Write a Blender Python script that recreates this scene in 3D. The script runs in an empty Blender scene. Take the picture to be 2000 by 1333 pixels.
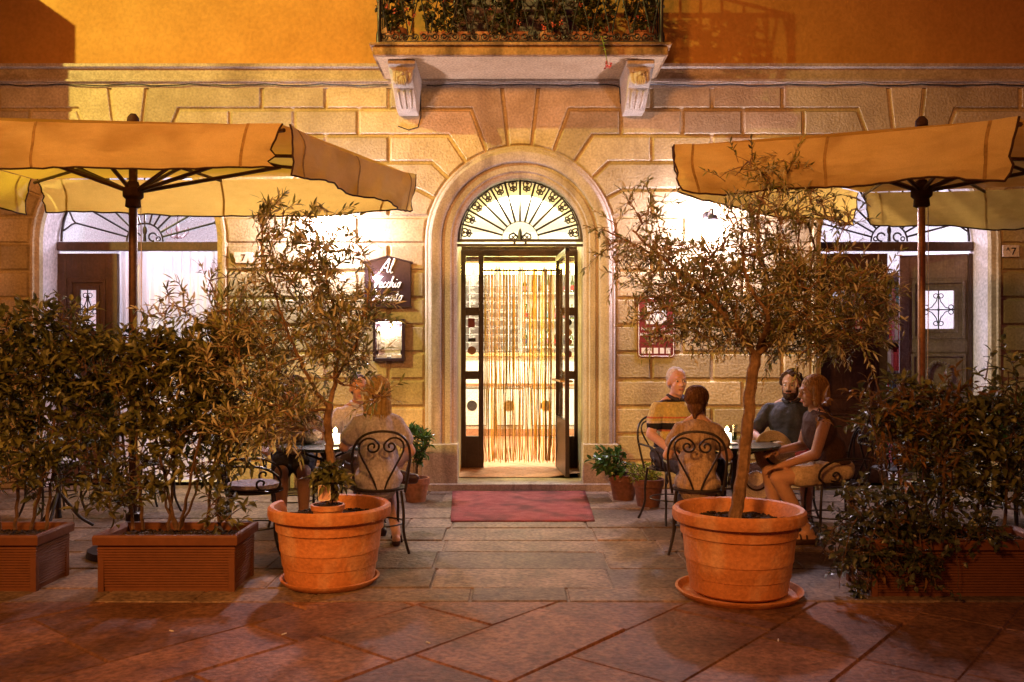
import bpy, bmesh, math, random
from mathutils import Vector as V, Matrix, noise
PI = math.pi
rnd = random.Random(11)
S = bpy.context.scene
COL = S.collection
CAMY, CAMZ, F = -9.2, 1.45, 1700.0

def at(px, py, Y):                       # a point of the place seen at photo pixel px,py at depth Y
    s = F / (Y - CAMY)
    return V(((px - 1000) / s, Y, CAMZ + (690 - py) / s))
def zz(py, Y=0): return at(1000, py, Y).z
def xx(px, Y=0): return at(px, 690, Y).x

# ------------------------------------------------------------------ materials
def _n(nt, t, **k):
    n = nt.nodes.new(t)
    for a, b in k.items(): setattr(n, a, b)
    return n
MATS = {}
def mat(name, c1, c2=None, scale=4, rough=.7, bump=0, bscale=40, tint=0, metal=0, transl=0, spec=.3,
        stripes=None, wave=None, fine=.25, stain=None, backc=None, sss=0, transc=None, bdist=.02):
    m = bpy.data.materials.new(name); m.use_nodes = True
    nt = m.node_tree; L = nt.links.new
    b = nt.nodes['Principled BSDF']
    tc = _n(nt, 'ShaderNodeTexCoord')
    c2 = c2 or tuple(min(1, x * 1.25) for x in c1)
    nz = _n(nt, 'ShaderNodeTexNoise'); nz.inputs['Scale'].default_value = scale; nz.inputs['Detail'].default_value = 8
    nz.inputs['Roughness'].default_value = .62
    L(tc.outputs['Object'], nz.inputs['Vector'])
    rp = _n(nt, 'ShaderNodeValToRGB')
    rp.color_ramp.elements[0].position = .34; rp.color_ramp.elements[1].position = .66
    rp.color_ramp.elements[0].color = (*c1, 1); rp.color_ramp.elements[1].color = (*c2, 1)
    L(nz.outputs['Fac'], rp.inputs['Fac'])
    col = rp.outputs['Color']
    if stripes:                            # list of (z from, z to, colour) along the object's height
        sx = _n(nt, 'ShaderNodeSeparateXYZ'); L(tc.outputs['Object'], sx.inputs[0])
        for z0, z1, cc in stripes:
            a = _n(nt, 'ShaderNodeMath', operation='GREATER_THAN'); a.inputs[1].default_value = z0
            c = _n(nt, 'ShaderNodeMath', operation='LESS_THAN'); c.inputs[1].default_value = z1
            d = _n(nt, 'ShaderNodeMath', operation='MULTIPLY')
            L(sx.outputs['Z'], a.inputs[0]); L(sx.outputs['Z'], c.inputs[0]); L(a.outputs[0], d.inputs[0]); L(c.outputs[0], d.inputs[1])
            mx = _n(nt, 'ShaderNodeMix', data_type='RGBA'); L(d.outputs[0], mx.inputs[0]); L(col, mx.inputs[6]); mx.inputs[7].default_value = (*cc, 1)
            col = mx.outputs[2]
    if stain:                              # streaky or blotchy wear: (colour, scale vec, threshold, amount)
        cc, sv, th, am = stain
        mp = _n(nt, 'ShaderNodeMapping'); mp.inputs['Scale'].default_value = sv; L(tc.outputs['Object'], mp.inputs['Vector'])
        n2 = _n(nt, 'ShaderNodeTexNoise'); n2.inputs['Scale'].default_value = 1; n2.inputs['Detail'].default_value = 6; L(mp.outputs[0], n2.inputs['Vector'])
        mr = _n(nt, 'ShaderNodeMapRange'); mr.inputs[1].default_value = th; mr.inputs[2].default_value = th + .18; mr.inputs[4].default_value = am
        L(n2.outputs['Fac'], mr.inputs[0])
        mx = _n(nt, 'ShaderNodeMix', data_type='RGBA'); L(mr.outputs[0], mx.inputs[0]); L(col, mx.inputs[6]); mx.inputs[7].default_value = (*cc, 1)
        col = mx.outputs[2]
    nf = _n(nt, 'ShaderNodeTexNoise'); nf.inputs['Scale'].default_value = bscale; nf.inputs['Detail'].default_value = 5
    L(tc.outputs['Object'], nf.inputs['Vector'])
    if fine:
        mr = _n(nt, 'ShaderNodeMapRange'); mr.inputs[1].default_value = .3; mr.inputs[2].default_value = .7
        mr.inputs[3].default_value = 1 - fine; mr.inputs[4].default_value = 1 + fine
        L(nf.outputs['Fac'], mr.inputs[0])
        vm = _n(nt, 'ShaderNodeVectorMath', operation='SCALE'); L(col, vm.inputs[0]); L(mr.outputs[0], vm.inputs['Scale']); col = vm.outputs[0]
    if tint:
        at_ = _n(nt, 'ShaderNodeAttribute', attribute_name='tint')
        mr = _n(nt, 'ShaderNodeMapRange'); mr.inputs[3].default_value = 1 - tint; mr.inputs[4].default_value = 1 + tint
        L(at_.outputs['Fac'], mr.inputs[0])
        vm = _n(nt, 'ShaderNodeVectorMath', operation='SCALE'); L(col, vm.inputs[0]); L(mr.outputs[0], vm.inputs['Scale']); col = vm.outputs[0]
    if backc:
        g = _n(nt, 'ShaderNodeNewGeometry')
        mx = _n(nt, 'ShaderNodeMix', data_type='RGBA'); L(g.outputs['Backfacing'], mx.inputs[0]); L(col, mx.inputs[6]); mx.inputs[7].default_value = (*backc, 1)
        col = mx.outputs[2]
    L(col, b.inputs['Base Color'])
    b.inputs['Roughness'].default_value = rough; b.inputs['Metallic'].default_value = metal
    b.inputs['Specular IOR Level'].default_value = spec
    if sss: b.inputs['Subsurface Weight'].default_value = sss; b.inputs['Subsurface Radius'].default_value = (.02, .008, .004)
    h = nf.outputs['Fac']
    if wave:
        mp = _n(nt, 'ShaderNodeMapping'); mp.inputs['Scale'].default_value = wave; L(tc.outputs['Object'], mp.inputs['Vector'])
        wv = _n(nt, 'ShaderNodeTexNoise'); wv.inputs['Scale'].default_value = 1; wv.inputs['Detail'].default_value = 3; L(mp.outputs[0], wv.inputs['Vector'])
        h = wv.outputs['Fac']
    if bump:
        bp = _n(nt, 'ShaderNodeBump'); bp.inputs['Strength'].default_value = bump; bp.inputs['Distance'].default_value = bdist
        L(h, bp.inputs['Height']); L(bp.outputs[0], b.inputs['Normal'])
    if transl:
        tr = _n(nt, 'ShaderNodeBsdfTranslucent')
        if transc: tr.inputs['Color'].default_value = (*transc, 1)
        else: L(col, tr.inputs['Color'])
        ms = _n(nt, 'ShaderNodeMixShader'); ms.inputs[0].default_value = transl
        L(b.outputs[0], ms.inputs[1]); L(tr.outputs[0], ms.inputs[2]); L(ms.outputs[0], nt.nodes['Material Output'].inputs['Surface'])
    MATS[name] = m
    return m
def emat(name, c, st):
    m = bpy.data.materials.new(name); m.use_nodes = True; nt = m.node_tree
    nt.nodes.remove(nt.nodes['Principled BSDF'])
    e = _n(nt, 'ShaderNodeEmission'); e.inputs[0].default_value = (*c, 1); e.inputs[1].default_value = st
    nt.links.new(e.outputs[0], nt.nodes['Material Output'].inputs['Surface']); return m
def gmat(name, c=(1, 1, 1), fac=.12):
    m = bpy.data.materials.new(name); m.use_nodes = True; nt = m.node_tree
    nt.nodes.remove(nt.nodes['Principled BSDF'])
    t = _n(nt, 'ShaderNodeBsdfTransparent'); t.inputs[0].default_value = (*c, 1)
    g = _n(nt, 'ShaderNodeBsdfGlossy'); g.inputs['Roughness'].default_value = .03
    x = _n(nt, 'ShaderNodeMixShader'); x.inputs[0].default_value = fac
    nt.links.new(t.outputs[0], x.inputs[1]); nt.links.new(g.outputs[0], x.inputs[2])
    nt.links.new(x.outputs[0], nt.nodes['Material Output'].inputs['Surface']); return m

STONE = mat('facade_stone', (.37, .285, .16), (.51, .405, .245), 3.2, .85, .42, 42, tint=.24, stain=((.22, .15, .10), (2.2, 2, .5), .56, .55), fine=.22)
SURR = mat('surround_stone', (.38, .31, .23), (.52, .44, .34), 2.6, .8, .35, 60, stain=((.20, .15, .12), (7, 7, .7), .53, .75), fine=.2)
STUCCO = mat('ochre_stucco', (.44, .215, .05), (.54, .275, .07), 1.6, .9, .3, 25, stain=((.45, .20, .04), (.8, 1, .6), .55, .6), fine=.1)
CORN = mat('cornice_stone', (.36, .28, .20), (.48, .39, .29), 3, .85, .35, 50, stain=((.16, .10, .07), (1.2, 3, 3.5), .54, .8))
SLABM = mat('balcony_stone', (.30, .17, .08), (.44, .28, .14), 4, .9, .5, 40, stain=((.06, .035, .025), (4, 4, 1.6), .46, .85))
SOFFIT = mat('soffit_plaster', (.46, .32, .18), (.54, .39, .23), 5, .9, .4, 45)
PAVE = mat('paving_stone', (.125, .085, .058), (.24, .17, .12), 3.4, .64, .5, 34, tint=.4, stain=((.045, .03, .026), (2.4, 2.4, 1.5), .56, .45), spec=.3, fine=.45)
PAVE2 = mat('street_stone', (.15, .068, .040), (.28, .14, .082), 3.2, .64, .5, 34, tint=.34, stain=((.05, .028, .022), (2.2, 2.2, 1), .55, .45), spec=.3, fine=.45)
GROUT = mat('grout', (.085, .055, .04), None, 6, .9)
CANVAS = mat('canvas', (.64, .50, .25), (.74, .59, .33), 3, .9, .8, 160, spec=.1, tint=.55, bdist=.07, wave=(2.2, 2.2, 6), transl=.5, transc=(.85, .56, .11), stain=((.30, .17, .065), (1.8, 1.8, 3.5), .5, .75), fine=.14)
SEAM = mat('canvas_seam', (.34, .22, .08), (.40, .27, .10), 3, .9, transl=.4)
TRIM = mat('dark_trim', (.035, .015, .01), None, 8, .9)
POLE = mat('umbrella_pole', (.05, .026, .018), (.085, .045, .028), 6, .35, 0, metal=.3)
IRON = mat('black_iron', (.012, .009, .009), (.025, .018, .017), 9, .38, .1, 60, spec=.5)
WOOD = mat('dark_door_wood', (.045, .022, .016), (.085, .042, .03), 4, .5, .35, 40, wave=(60, 60, 2.5), spec=.45)
WOODG = mat('weathered_door_wood', (.15, .105, .11), (.22, .165, .165), 4, .55, .35, 40, wave=(60, 60, 2.5), spec=.4)
DFRAME = mat('door_metal_wood', (.03, .014, .01), (.055, .027, .018), 5, .4, .15, 50, spec=.5)
VAULT = mat('passage_plaster', (.66, .60, .40), (.74, .68, .48), 2, .9, .2, 40)
WHITE = mat('white_plaster', (.75, .74, .74), (.8, .79, .79), 2, .9)
REVEAL = mat('white_reveal', (.62, .56, .58), (.72, .66, .68), 3, .9, .3, 30)
TILE = mat('terracotta_tile', (.42, .17, .10), (.52, .23, .14), 6, .5, .15, 30, tint=.15)
CURT = mat('white_curtain', (.80, .78, .80), (.86, .84, .86), 2, .9, .15, 60, transl=.5, fine=.03)
STRINGM = mat('curtain_string', (.62, .44, .13), (.76, .58, .22), 6, .8, tint=.45, transl=.55)
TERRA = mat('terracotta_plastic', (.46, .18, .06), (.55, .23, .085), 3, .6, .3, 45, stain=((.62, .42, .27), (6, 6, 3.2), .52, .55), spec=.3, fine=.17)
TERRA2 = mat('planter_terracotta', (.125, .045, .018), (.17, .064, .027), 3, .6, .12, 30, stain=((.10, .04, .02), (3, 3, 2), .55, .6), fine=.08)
TERRA3 = mat('old_clay', (.30, .13, .07), (.40, .19, .11), 6, .75, .25, 30, stain=((.16, .09, .06), (6, 6, 3), .52, .7))
TERRA4 = mat('dark_clay', (.12, .05, .035), (.18, .08, .05), 6, .7, .2, 30)
SOIL = mat('soil', (.018, .012, .008), (.06, .04, .028), 40, .95, .9, 70, fine=.4)
BARK = mat('olive_bark', (.13, .075, .04), (.25, .155, .085), 9, .9, .9, 45, wave=(40, 40, 9))
BARKD = mat('shrub_bark', (.06, .035, .022), (.13, .08, .05), 9, .9, .5, 45)
OLEAF = mat('olive_leaf', (.11, .13, .03), (.30, .30, .085), 9, .38, 0, tint=.7, transl=.22, spec=.5, backc=(.36, .34, .22))
HLEAF = mat('hedge_leaf', (.045, .058, .018), (.155, .15, .042), 6, .42, 0, tint=.6, transl=.18, spec=.5)
RLEAF = mat('rust_leaf', (.10, .055, .014), (.19, .095, .025), 6, .45, 0, tint=.5, transl=.25)
ILEAF = mat('ivy_leaf', (.035, .048, .025), (.075, .085, .045), 6, .35, 0, tint=.5, transl=.12, spec=.6)
GLEAF = mat('camellia_leaf', (.035, .10, .02), (.07, .17, .035), 6, .28, 0, tint=.4, transl=.2, spec=.6)
LLEAF = mat('lime_leaf', (.18, .26, .02), (.30, .38, .05), 9, .6, 0, tint=.4, transl=.3)
BLEAF = mat('geranium_leaf', (.035, .04, .015), (.08, .075, .03), 6, .5, 0, tint=.6, transl=.2)
PETAL = mat('geranium_petal', (.55, .09, .06), (.68, .16, .14), 9, .6, 0, tint=.4, transl=.3)
STRAW = mat('straw', (.42, .30, .15), (.56, .42, .24), 20, .8, .3, 120)
STRAWW = mat('white_straw', (.66, .56, .50), (.75, .66, .6), 20, .8, .3, 120)
MAROON = mat('maroon_plate', (.16, .022, .022), (.20, .03, .028), 3, .35, spec=.5)
BOARD = mat('sign_board', (.020, .009, .011), (.034, .015, .018), 4, .35, .1, spec=.5)
INK = mat('white_ink', (.8, .78, .76), (.85, .83, .8), 4, .6, fine=0)
BLACK = mat('black_paint', (.015, .012, .012), (.03, .025, .025), 5, .4)
PLATE = mat('ceramic_plate', (.58, .47, .42), (.66, .55, .5), 8, .35, stain=((.2, .12, .1), (9, 9, 9), .66, .7))
CARPET = mat('red_carpet', (.30, .07, .065), (.42, .12, .11), 9, .95, .8, 140, fine=.3, stain=((.12, .05, .045), (3.4, 3.4, 3.4), .47, .75))
PAPER = mat('paper', (.75, .75, .74), (.8, .8, .79), 5, .8)
GLASS = gmat('clear_glass')
GLOW = emat('lamp_globe_glow', (.93, .80, 1), 500)
GLOWM = emat('menu_lamp_glow', (1, .97, 1), 300)
GLOWY = emat('bar_tube_glow', (1, .78, .18), 48)
FLAME = emat('candle_flame', (1, .62, .22), 160)
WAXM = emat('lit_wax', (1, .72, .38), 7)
SKIN = mat('skin', (.52, .31, .23), (.60, .38, .29), 5, .5, .05, 80, sss=.12, fine=.05)
SKIN2 = mat('pink_skin', (.58, .35, .28), (.67, .43, .36), 5, .5, .05, 80, sss=.12, fine=.05)
SKIN3 = mat('tan_skin', (.42, .23, .15), (.50, .29, .20), 5, .5, .05, 80, sss=.12, fine=.05)
EYEW = mat('eye_white', (.7, .66, .62), None, 5, .2)
EYED = mat('eye_dark', (.02, .012, .01), None, 5, .2)
LIP = mat('lip', (.40, .14, .11), None, 5, .5)
HW = (150, 150, 12)
HAIRW = mat('white_hair', (.60, .57, .55), (.72, .69, .67), 12, .72, .5, 40, wave=HW, spec=.15, stain=((0.42, 0.39, 0.37), (150, 150, 9), .47, .8))
HAIRB = mat('brown_hair', (.075, .035, .018), (.14, .07, .035), 12, .72, .5, 40, wave=HW, spec=.15, stain=((0.24, 0.13, 0.065), (150, 150, 9), .47, .8))
HAIRD = mat('dark_hair', (.035, .018, .014), (.075, .04, .03), 12, .72, .5, 40, wave=HW, spec=.15, stain=((0.11, 0.07, 0.05), (150, 150, 9), .47, .8))
HAIRL = mat('blonde_hair', (.46, .32, .12), (.64, .47, .21), 12, .72, .5, 40, wave=HW, spec=.15, stain=((0.3, 0.19, 0.07), (150, 150, 9), .47, .8))
HAIRA = mat('auburn_hair', (.20, .10, .035), (.34, .185, .07), 12, .72, .5, 40, wave=HW, spec=.15, stain=((0.46, 0.27, 0.11), (150, 150, 9), .47, .8))
FOLD = (22, 22, 3)
C_POLO = mat('striped_polo', (.50, .42, .15), (.56, .47, .19), 3, .85, .35, 60, wave=FOLD, stripes=[(.70, .76, (.50, .42, .16)), (.76, .775, (.55, .18, .10)), (.775, .83, (.02, .018, .025)), (.83, .845, (.6, .5, .4)), (.868, .882, (.50, .16, .08)), (.62, .66, (.02, .018, .025)), (1.0, 1.2, (.03, .025, .035))])
C_TAUPE = mat('taupe_blouse', (.33, .235, .165), (.40, .30, .215), 4, .9, .35, 60, wave=(45, 45, 2.5), stain=((.20, .135, .09), (75, 75, 2.5), .5, .7))
C_DARK = mat('dark_shirt', (.04, .036, .05), (.065, .058, .078), 4, .8, .35, 60, wave=FOLD)
C_BROWN = mat('brown_top', (.05, .024, .018), (.08, .04, .03), 4, .85, .35, 60, wave=FOLD)
C_GREY = mat('grey_blue_blouse', (.46, .44, .52), (.58, .56, .64), 7, .9, .35, 60, wave=(40, 40, 5), stain=((.27, .25, .32), (45, 45, 7), .52, .7))
C_PALE = mat('pale_striped_shirt', (.55, .54, .62), (.64, .63, .71), 4, .85, .35, 60, wave=FOLD, stain=((.36, .35, .45), (60, 60, 3), .52, .6))
C_PATT = mat('dotted_top', (.05, .035, .05), (.42, .34, .33), 60, .9, .3)
C_BEIGE = mat('beige_cloth', (.44, .33, .22), (.52, .40, .28), 5, .85, .35, 60, wave=FOLD)
C_PINK = mat('red_pink_cloth', (.45, .05, .07), (.55, .09, .10), 5, .85, .35, 60, wave=FOLD)
C_JEAN = mat('dark_trousers', (.03, .026, .035), (.055, .048, .06), 5, .85, .35, 60, wave=FOLD)
SHOE = mat('shoe_leather', (.035, .014, .01), (.06, .026, .02), 5, .4, spec=.5)
CUSH = mat('lavender_cushion', (.46, .43, .50), (.55, .52, .60), 5, .9, .3, 60)
GREENT = mat('dark_green_enamel', (.02, .035, .025), (.035, .05, .038), 5, .25, spec=.6)
BOOKS = [mat('book_red', (.45, .04, .04), rough=.6), mat('book_pale', (.55, .5, .45), rough=.6), mat('book_pink', (.5, .18, .25), rough=.6), mat('book_dark', (.06, .05, .08), rough=.6), mat('book_teal', (.1, .25, .28), rough=.6)]
BOTT = [gmat('green_bottle', (.25, .4, .12), .15), gmat('amber_bottle', (.5, .25, .06), .15), gmat('clear_bottle', (.7, .7, .72), .15)]

# ------------------------------------------------------------------ mesh building
class MB:
    def __init__(s): s.v = []; s.f = []; s.t = []
    def face(s, idx, t=.5): s.f.append(idx); s.t.append(t)
    def add(s, pts): i = len(s.v); s.v += [tuple(p) for p in pts]; return i
    def box(s, x0, x1, y0, y1, z0, z1, t=.5, R=None):
        p = [V((x, y, z)) for z in (z0, z1) for y in (y0, y1) for x in (x0, x1)]
        if R: p = [R @ q for q in p]
        i = s.add(p)
        for q in ((0, 2, 3, 1), (4, 5, 7, 6), (0, 1, 5, 4), (2, 6, 7, 3), (0, 4, 6, 2), (1, 3, 7, 5)): s.face([i + k for k in q], t)
        return s
    def tube(s, pts, r, n=6, t=.5, cap=True, closed=False):
        pts = [V(p) for p in pts]; m = len(pts)
        rs = r if isinstance(r, (list, tuple)) else [r] * m
        up = None; base = None
        for k, p in enumerate(pts):
            if closed: d = pts[(k + 1) % m] - pts[k - 1]
            else: d = pts[min(k + 1, m - 1)] - pts[max(k - 1, 0)]
            if d.length < 1e-9: d = V((0, 0, 1))
            d.normalize()
            if up is None:
                up = d.orthogonal().normalized()
            else:
                up = up - d * up.dot(d)
                up = up.normalized() if up.length > 1e-6 else d.orthogonal().normalized()
            w = d.cross(up)
            i = s.add([p + (up * math.cos(2 * PI * j / n) + w * math.sin(2 * PI * j / n)) * rs[k] for j in range(n)])
            if k:
                for j in range(n): s.face([i - n + j, i - n + (j + 1) % n, i + (j + 1) % n, i + j], t)
            else: base = i
        last = base + (m - 1) * n
        if closed:
            for j in range(n): s.face([last + j, last + (j + 1) % n, base + (j + 1) % n, base + j], t)
        elif cap:
            s.face([base + j for j in reversed(range(n))], t); s.face([last + j for j in range(n)], t)
        return s
    def lathe(s, prof, n=32, c=(0, 0, 0), t=.5, cap0=False, cap1=False, fn=None):
        c = V(c); i0 = len(s.v)
        for r, z in prof:
            pp = [c + V((r * math.cos(2 * PI * j / n), r * math.sin(2 * PI * j / n), z)) for j in range(n)]
            if fn: pp = [fn(p, 2 * PI * j / n) for j, p in enumerate(pp)]
            s.add(pp)
        for k in range(len(prof) - 1):
            a = i0 + k * n
            for j in range(n): s.face([a + j, a + (j + 1) % n, a + n + (j + 1) % n, a + n + j], t)
        if cap0: s.face([i0 + j for j in reversed(range(n))], t)
        if cap1: s.face([i0 + (len(prof) - 1) * n + j for j in range(n)], t)
        return s
    def rectlathe(s, prof, hx, hy, t=.5, cap0=False, cap1=False):
        i0 = len(s.v)
        for o, z in prof: s.add([(-hx - o, -hy - o, z), (hx + o, -hy - o, z), (hx + o, hy + o, z), (-hx - o, hy + o, z)])
        for k in range(len(prof) - 1):
            a = i0 + k * 4
            for j in range(4): s.face([a + j, a + (j + 1) % 4, a + 4 + (j + 1) % 4, a + 4 + j], t)
        if cap0: s.face([i0 + 3, i0 + 2, i0 + 1, i0], t)
        if cap1: a = i0 + 4 * (len(prof) - 1); s.face([a, a + 1, a + 2, a + 3], t)
        return s
    def ell(s, c, r, n=12, m=8, R=None, t=.5):
        c = V(c); i0 = len(s.v); r = r if isinstance(r, (tuple, list)) else (r, r, r)
        def P(a, b):
            q = V((r[0] * math.sin(a) * math.cos(b), r[1] * math.sin(a) * math.sin(b), r[2] * math.cos(a)))
            return c + (R @ q if R else q)
        s.add([P(0, 0)]); s.add([P(PI, 0)])
        for k in range(1, m): s.add([P(PI * k / m, 2 * PI * j / n) for j in range(n)])
        for j in range(n):
            s.face([i0, i0 + 2 + j, i0 + 2 + (j + 1) % n], t)
            a = i0 + 2 + (m - 2) * n; s.face([i0 + 1, a + (j + 1) % n, a + j], t)
            for k in range(m - 2):
                b = i0 + 2 + k * n; s.face([b + j, b + n + j, b + n + (j + 1) % n, b + (j + 1) % n], t)
        return s
    def cap(s, p0, p1, r0, r1, n=12):
        s.ell(p0, r0, n, 8); s.ell(p1, r1, n, 8); s.tube([p0, p1], [r0, r1], n); return s
    def prism(s, poly, y0, y1, t=.5):      # poly in x,z (counter-clockwise from the front)
        n = len(poly); a = s.add([(x, y0, z) for x, z in poly]); b = s.add([(x, y1, z) for x, z in poly])
        s.face([a + k for k in range(n)], t); s.face([b + k for k in reversed(range(n))], t)
        for k in range(n): s.face([a + k, b + k, b + (k + 1) % n, a + (k + 1) % n], t)
        return s
    def leaf(s, p, d, nrm, L, W, t=.5, droop=.12, fold=.15):
        d = d.normalized(); w = d.cross(nrm)
        w = w.normalized() if w.length > 1e-5 else d.orthogonal().normalized()
        n = w.cross(d)
        i = s.add([p, p + d * L * .33 + w * W * .5 + n * W * fold, p + d * L * .33 - w * W * .5 + n * W * fold,
                   p + d * L * .7 + w * W * .36 - n * L * droop * .4 + n * W * fold, p + d * L * .7 - w * W * .36 - n * L * droop * .4 + n * W * fold, p + d * L - n * L * droop,
                   p + d * L * .36, p + d * L * .7 - n * L * droop * .45])
        for q in ((0, 6, 1), (0, 2, 6), (1, 6, 7, 3), (6, 2, 4, 7), (3, 7, 5), (7, 4, 5)): s.face([i + k for k in q], t)
        return s
    def ring(s, c, R, r, ax='y', n=6, m=16, a0=0, a1=2 * PI, t=.5):
        c = V(c); pts = []
        full = abs(a1 - a0 - 2 * PI) < 1e-6
        for k in range(m if full else m + 1):
            a = a0 + (a1 - a0) * k / m
            q = {'y': V((math.cos(a), 0, math.sin(a))), 'z': V((math.cos(a), math.sin(a), 0)), 'x': V((0, math.cos(a), math.sin(a)))}[ax]
            pts.append(c + q * R)
        return s.tube(pts, r, n, t, closed=full)
    def mesh(s, name, smooth=True, ang=38):
        me = bpy.data.meshes.new(name); me.from_pydata([tuple(p) for p in s.v], [], s.f)
        a = me.attributes.new('tint', 'FLOAT', 'FACE'); a.data.foreach_set('value', s.t)
        me.update()
        if smooth:
            me.polygons.foreach_set('use_smooth', [True] * len(me.polygons)); me.set_sharp_from_angle(angle=math.radians(ang))
        return me
    def build(s, name, m, parent=None, origin=None, smooth=True, bevel=0, ang=38, fix=False):
        if origin is not None:
            o = V(origin); s.v = [tuple(V(p) - o) for p in s.v]
        me = s.mesh(name, smooth, ang)
        if fix:
            bm = bmesh.new(); bm.from_mesh(me); bmesh.ops.recalc_face_normals(bm, faces=bm.faces); bm.to_mesh(me); bm.free()
        return link(name, me, m, parent, bevel)
def link(name, me, m, parent=None, bevel=0):
    o = bpy.data.objects.new(name, me); COL.objects.link(o)
    if m and not me.materials: me.materials.append(m)
    if parent: o.parent = parent
    if bevel:
        b = o.modifiers.new('bevel', 'BEVEL'); b.width = bevel; b.segments = 2; b.limit_method = 'ANGLE'; b.angle_limit = math.radians(40)
    return o
def tag(o, label=None, cat=None, group=None, kind=None):
    for k, v in (('label', label), ('category', cat), ('group', group), ('kind', kind)):
        if v: o[k] = v
    return o
def thing(name, label, cat, loc=(0, 0, 0), rz=0, group=None):
    o = bpy.data.objects.new(name, None); COL.objects.link(o); o.location = loc; o.rotation_euler = (0, 0, rz); o.empty_display_size = .1
    return tag(o, label, cat, group)
def dup(root, loc, rz, label):
    r = root.copy(); COL.objects.link(r); r.location = loc; r.rotation_euler = (0, 0, rz); r['label'] = label
    for ch in list(root.children):
        c = ch.copy(); COL.objects.link(c); c.parent = r
        for g in list(ch.children):
            d = g.copy(); COL.objects.link(d); d.parent = c
    return r
def remesh(mb, vox, it=3, fold=0):
    me = mb.mesh('tmp', False); o = bpy.data.objects.new('tmp', me); COL.objects.link(o)
    m = o.modifiers.new('r', 'REMESH'); m.mode = 'VOXEL'; m.voxel_size = vox
    if it: q = o.modifiers.new('s', 'SMOOTH'); q.iterations = it; q.factor = .5
    if fold:
        tx = bpy.data.textures.get('folds') or bpy.data.textures.new('folds', 'CLOUDS'); tx.noise_scale = .075; tx.noise_depth = 1
        q = o.modifiers.new('d', 'DISPLACE'); q.texture = tx; q.strength = fold; q.mid_level = .45; q.texture_coords = 'LOCAL'
    dg = bpy.context.evaluated_depsgraph_get(); dg.update()
    r = bpy.data.meshes.new_from_object(o.evaluated_get(dg))
    bpy.data.objects.remove(o); bpy.data.meshes.remove(me)
    r.polygons.foreach_set('use_smooth', [True] * len(r.polygons)); r.materials.clear()
    return r
def text(body, size, name, m, parent, loc, ext=.001, align='CENTER', sx=1, shear=0, bold=0):
    c = bpy.data.curves.new('t', 'FONT'); c.body = body; c.size = size; c.extrude = ext; c.align_x = align; c.align_y = 'CENTER'; c.shear = shear; c.offset = bold
    o = bpy.data.objects.new('t', c); COL.objects.link(o)
    dg = bpy.context.evaluated_depsgraph_get(); dg.update()
    me = bpy.data.meshes.new_from_object(o.evaluated_get(dg)); bpy.data.objects.remove(o)
    me.transform(Matrix.Diagonal((sx, 1, 1, 1))); me.transform(Matrix.Rotation(PI / 2, 4, 'X')); me.name = name; me.materials.clear()
    q = link(name, me, m, parent); q.location = loc; return q

def blocks(polys, thick1, thick2, depth, mp):
    """planar blocks with a joint round each: polys of 2-D points with a tint; mp maps a 2-D point to 3-D"""
    bm = bmesh.new(); fs = []; tints = []
    lay = bm.faces.layers.float.new('tint')
    for poly, t in polys:
        f = bm.faces.new([bm.verts.new(mp(*p)) for p in poly]); f[lay] = t; fs.append(f)
    bm.normal_update()
    bmesh.ops.inset_individual(bm, faces=fs, thickness=thick1, use_even_offset=True)
    bmesh.ops.inset_individual(bm, faces=fs, thickness=thick2, depth=depth, use_even_offset=True)
    return bm, fs, lay

# ------------------------------------------------------------------ camera, light, world
cam = bpy.data.cameras.new('camera'); co = bpy.data.objects.new('camera', cam); COL.objects.link(co)
co.location = (0, CAMY, CAMZ); co.rotation_euler = (PI / 2, 0, 0)
cam.lens = F / 2000 * 36; cam.sensor_width = 36; cam.shift_y = 23.5 / 2000; cam.clip_end = 300; cam.clip_start = .05
S.camera = co
w = bpy.data.worlds.new('World'); S.world = w; w.use_nodes = True
nt = w.node_tree; bg = nt.nodes['Background']
sk = nt.nodes.new('ShaderNodeTexSky'); sk.sky_type = 'NISHITA'; sk.sun_disc = False
sk.sun_elevation = math.radians(.3); sk.sun_rotation = math.radians(200)
hs = nt.nodes.new('ShaderNodeMix'); hs.data_type = 'RGBA'; hs.blend_type = 'MULTIPLY'; hs.inputs[0].default_value = 1
hs.inputs[7].default_value = (1.0, .36, .60, 1)
nt.links.new(sk.outputs[0], hs.inputs[6]); nt.links.new(hs.outputs[2], bg.inputs[0]); bg.inputs[1].default_value = .09
def lamp(kind, name, loc, target, col, power, **k):
    l = bpy.data.lights.new(name, kind); l.color = col; l.energy = power
    for a, b in k.items(): setattr(l, a, b)
    o = bpy.data.objects.new(name, l); COL.objects.link(o); o.location = loc
    if target is not None: o.rotation_euler = (V(target) - V(loc)).to_track_quat('-Z', 'Y').to_euler()
    return o
lamp('SPOT', 'street_light_yellow', (-9, -6, 8), (-3.0, 0, 3.9), (1, .86, .23), 5000, spot_size=math.radians(52), spot_blend=.75, shadow_soft_size=.06)
lamp('SPOT', 'street_light_sodium', (-4.6, -12.5, 6.0), (-.4, -1.8, 2.5), (1, .38, .08), 4800, spot_size=math.radians(60), spot_blend=1.0, shadow_soft_size=.7)
lamp('SPOT', 'street_light_sodium_second', (3.2, -13.0, 6.5), (-1.5, -2.2, 1.9), (1, .38, .08), 2500, spot_size=math.radians(48), spot_blend=1.0, shadow_soft_size=.7)
S.view_settings.view_transform = 'Standard'; S.view_settings.look = 'None'; S.view_settings.exposure = 0; S.view_settings.gamma = 1
cy = S.cycles
cy.use_denoising = True; cy.max_bounces = 8; cy.diffuse_bounces = 4; cy.glossy_bounces = 3; cy.transparent_max_bounces = 16; cy.transmission_bounces = 4
cy.caustics_reflective = False; cy.caustics_refractive = False; cy.sample_clamp_indirect = 6

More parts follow.
